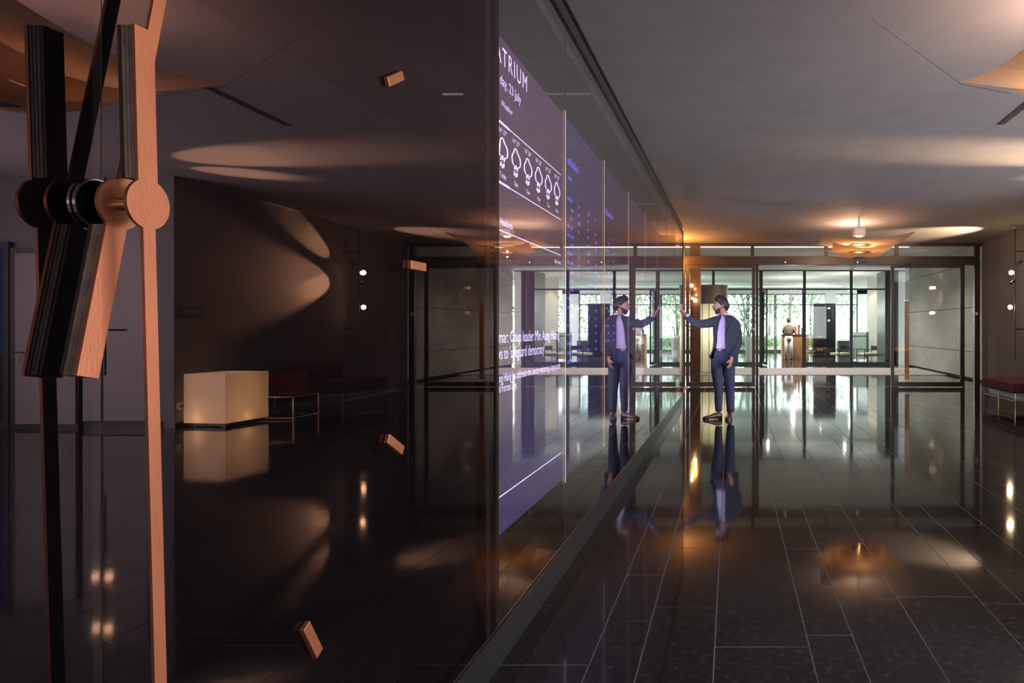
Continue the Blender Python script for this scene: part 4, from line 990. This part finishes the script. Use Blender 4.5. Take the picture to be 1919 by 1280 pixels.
# jacket: open front shell
b = MB(); rs = []
jp = [(.80, .200, .150, -.01, 42), (.90, .196, .148, -.01, 38), (1.02, .190, .143, -.01, 32), (1.15, .192, .143, -.008, 27), (1.28, .202, .146, -.004, 24), (1.38, .205, .145, 0, 22), (1.45, .190, .132, .002, 20), (1.49, .150, .112, 0, 18), (1.535, .090, .090, -.02, 18)]
for (z, a, b_, dx, op) in jp:
    ctr = R(-90)
    zz = z
    rr_ = trunk(zz, a, b_, dx, n=36, a0=ctr + R(op * .55), a1=ctr + 2 * PI - R(op * 1.15))
    rs.append(rr_)
for i, row in enumerate(rs):
    f_ = max(0, 1 - i / 3)
    for j, p in enumerate(row):
        if j > 26: p.x -= .06 * f_ * (j - 26) / 9; p.z += .14 * (max(0, 1 - i / 2.5)) * (j - 26) / 9
b.rings(rs, closed=False)
jk = b.build('jacket', 'suit', body, smooth=True)
md = jk.modifiers.new('thick', 'SOLIDIFY'); md.thickness = .012
# sleeves
MB().tube([P(1346, 600, YM - .0), shL, P(1325, 606, YM - .08), elL, P(1298, 601.5, YM - .19), P(1285.5, 592.5, YM - .235)], [.07, .078, .066, .060, .052, .044], 16).build('sleeve', 'suit', jk, smooth=True)
MB().tube([P(1372, 601, YM), shR, P(1382.5, 625, YM + .0), elR, P(1379, 657, YM - .13), P(1372, 670, YM - .19)], [.05, .070, .064, .060, .054, .046], 16).build('sleeve', 'suit', jk, smooth=True)
# lapels
for sg_ in (-1, 1):
    pts = []
    row0 = [rs[i][0 if sg_ > 0 else -1] for i in (4, 5, 6, 7, 8)]
    b = MB(); v_ = []
    for i, p in enumerate(row0):
        wd = (.012, .05, .068, .05, .02)[i]
        v_ += [p + Vector((0, -.014, 0)), p + Vector((sg_ * wd, -.020 + wd * .15, .006))]
    v2 = [p + Vector((0, -.006, 0)) for p in v_]
    n_ = len(v_)
    fs = [(2 * i, 2 * i + 1, 2 * i + 3, 2 * i + 2) for i in range(4)]
    b.add(v_ + v2, fs + [tuple(n_ + q_ for q_ in f[::-1]) for f in fs] + [(0, 1, n_ + 1, n_)]); b.build('lapel', 'suit', jk)
MB().tube([wrL + (wrL - elL).normalized() * -.012, wrL + (wrL - elL).normalized() * .012], .036, 14).build('cuff', 'shirt', body)
# trousers
b = MB()
b.rings([trunk(.80, .165, .125, -.02), trunk(.88, .170, .126, -.028), trunk(.96, .160, .118, -.03), trunk(1.035, .156, .114, -.028)])
def leg(b, pts, rx_):
    rs_ = []
    for p, (a, c_) in zip(pts, rx_): rs_.append([p + Vector((a * math.cos(t), c_ * math.sin(t), 0)) for t in (2 * PI * j / 18 for j in range(18))])
    b.rings(rs_)
leg(b, [P(1344, 672, YM), P(1343.5, 695, YM), P(1345.5, 715, YM - .02), P(1347, 732, YM - .03), P(1346.5, 750, YM - .01), P(1346.5, 762, YM + .0), P(1347, 770.5, YM + .01)], [(.098, .11), (.090, .105), (.078, .088), (.066, .072), (.060, .068), (.055, .064), (.050, .062)])
leg(b, [P(1366, 672, YM + .02), P(1366, 695, YM + .02), P(1367, 715, YM + .01), P(1368, 732, YM), P(1368.5, 750, YM + .02), P(1369, 762, YM + .02), P(1369, 772, YM + .02)], [(.095, .11), (.092, .105), (.082, .088), (.070, .072), (.064, .068), (.060, .064), (.055, .062)])
b.build('trousers', 'trouser', body, smooth=True)
# belt
MB().rings([trunk(1.012, .163, .121, -.029), trunk(1.04, .163, .121, -.029)], caps=False).build('belt', 'black', body)
# shoes
def shoe(heel, direction, L_=.29):
    d = Vector(direction).normalized(); s_ = Vector((-d.y, d.x, 0)); b = MB(); rs_ = []
    for t_, wd, hgt in ((0, .028, .075), (.08, .038, .085), (.25, .040, .088), (.42, .040, .078), (.58, .047, .060), (.75, .050, .048), (.9, .040, .038), (1.0, .018, .026)):
        c = Vector(heel) + d * (t_ * L_)
        rs_.append([Vector((c.x, c.y, 0)) + s_ * (wd * math.cos(a)) + upv * (max(0.0, hgt * (.5 + .5 * math.sin(a)) * (1 if math.sin(a) > -.9 else 0))) + upv * .012 for a in (2 * PI * j / 14 for j in range(14))])
    b.rings(rs_); o = b.build('shoe', 'shoe', body, smooth=True)
    so_ = MB(); rs2 = []
    q_ = [(0, .03), (.1, .042), (.5, .045), (.75, .054), (.93, .042), (1.02, .015)]
    pl = [Vector(heel) + d * (t_ * L_) + s_ * w_ for t_, w_ in q_] + [Vector(heel) + d * (t_ * L_) - s_ * w_ for t_, w_ in q_[::-1]]
    so_.rings([[Vector((p.x, p.y, z)) for p in pl] for z in (.0, .016)]); so_.build('sole', 'black', o)
shoe((anL.x + .045, YM + .03, 0), (-1, -.35, 0)); shoe((anR.x - .005, YM + .10, 0), (-.12, -1, 0), .28)

# second figure at the bar: pale trousers, back to the camera
YP = 29.1; XP = fx(1478, YP)
pm = MB()
pm.ell([(XP, YP, .92, .15, .10), (XP, YP, 1.05, .14, .10), (XP, YP, 1.25, .17, .11), (XP, YP + .04, 1.40, .18, .11), (XP, YP + .06, 1.47, .08, .07), (XP, YP + .07, 1.54, .055, .055)])
pm.ball((XP, YP + .10, 1.64), .09, 16, 10, sx=.85, sz=1.3)
for s_ in (-1, 1):
    pm.tube([(XP + s_ * .18, YP + .03, 1.38), (XP + s_ * .23, YP + .08, 1.14), (XP + s_ * .15, YP + .40, 1.10)], [.05, .04, .028], 10)
    hand_mesh(pm, Vector((XP + s_ * .15, YP + .40, 1.10)), Vector((-s_ * .2, 1, -.1)), Vector((0, 0, -1)), .95, (.2, .2, .2, .2), .3, Vector((-s_, .2, 0)))
    pm.tube([(XP + s_ * .09, YP, .88), (XP + s_ * .11, YP, .48), (XP + s_ * .12, YP + .02, .08)], [.08, .055, .04], 10)
p2_ = pm.build('person', 'skin', loc=(XP, YP, 0), smooth=True)
tag(p2_, 'person in pale trousers and brown top standing at the oak bar counter', 'person')
b = MB()
b.ell([(XP, YP, .80, .16, .12), (XP, YP, .92, .165, .12), (XP, YP, 1.04, .15, .11)])
for s_ in (-1, 1): b.tube([(XP + s_ * .085, YP, .90), (XP + s_ * .10, YP, .5), (XP + s_ * .12, YP + .01, .09)], [.098, .078, .06], 12)
b.build('trousers', 'white', p2_, smooth=True)
b = MB(); b.ell([(XP, YP, 1.0, .16, .12), (XP, YP, 1.12, .155, .115), (XP, YP, 1.25, .18, .122), (XP, YP + .04, 1.40, .19, .12), (XP, YP + .06, 1.48, .09, .08)])
for s_ in (-1, 1): b.tube([(XP + s_ * .16, YP + .03, 1.40), (XP + s_ * .23, YP + .08, 1.16), (XP + s_ * .17, YP + .33, 1.10)], [.066, .054, .042], 10)
b.build('shirt', mat('brown_knit', (.16, .11, .08), .9), p2_, smooth=True)
b = MB(); b.ball((XP, YP + .08, 1.665), .098, 16, 8, sx=.85, sz=1.12).build('hair', 'hair', p2_, smooth=True)
for s_ in (-1, 1): MB().box(XP + s_ * .12 - .045, XP + s_ * .12 + .045, YP - .08, YP + .20, 0, .09).build('shoe', 'shoe', p2_, bevel=.03)
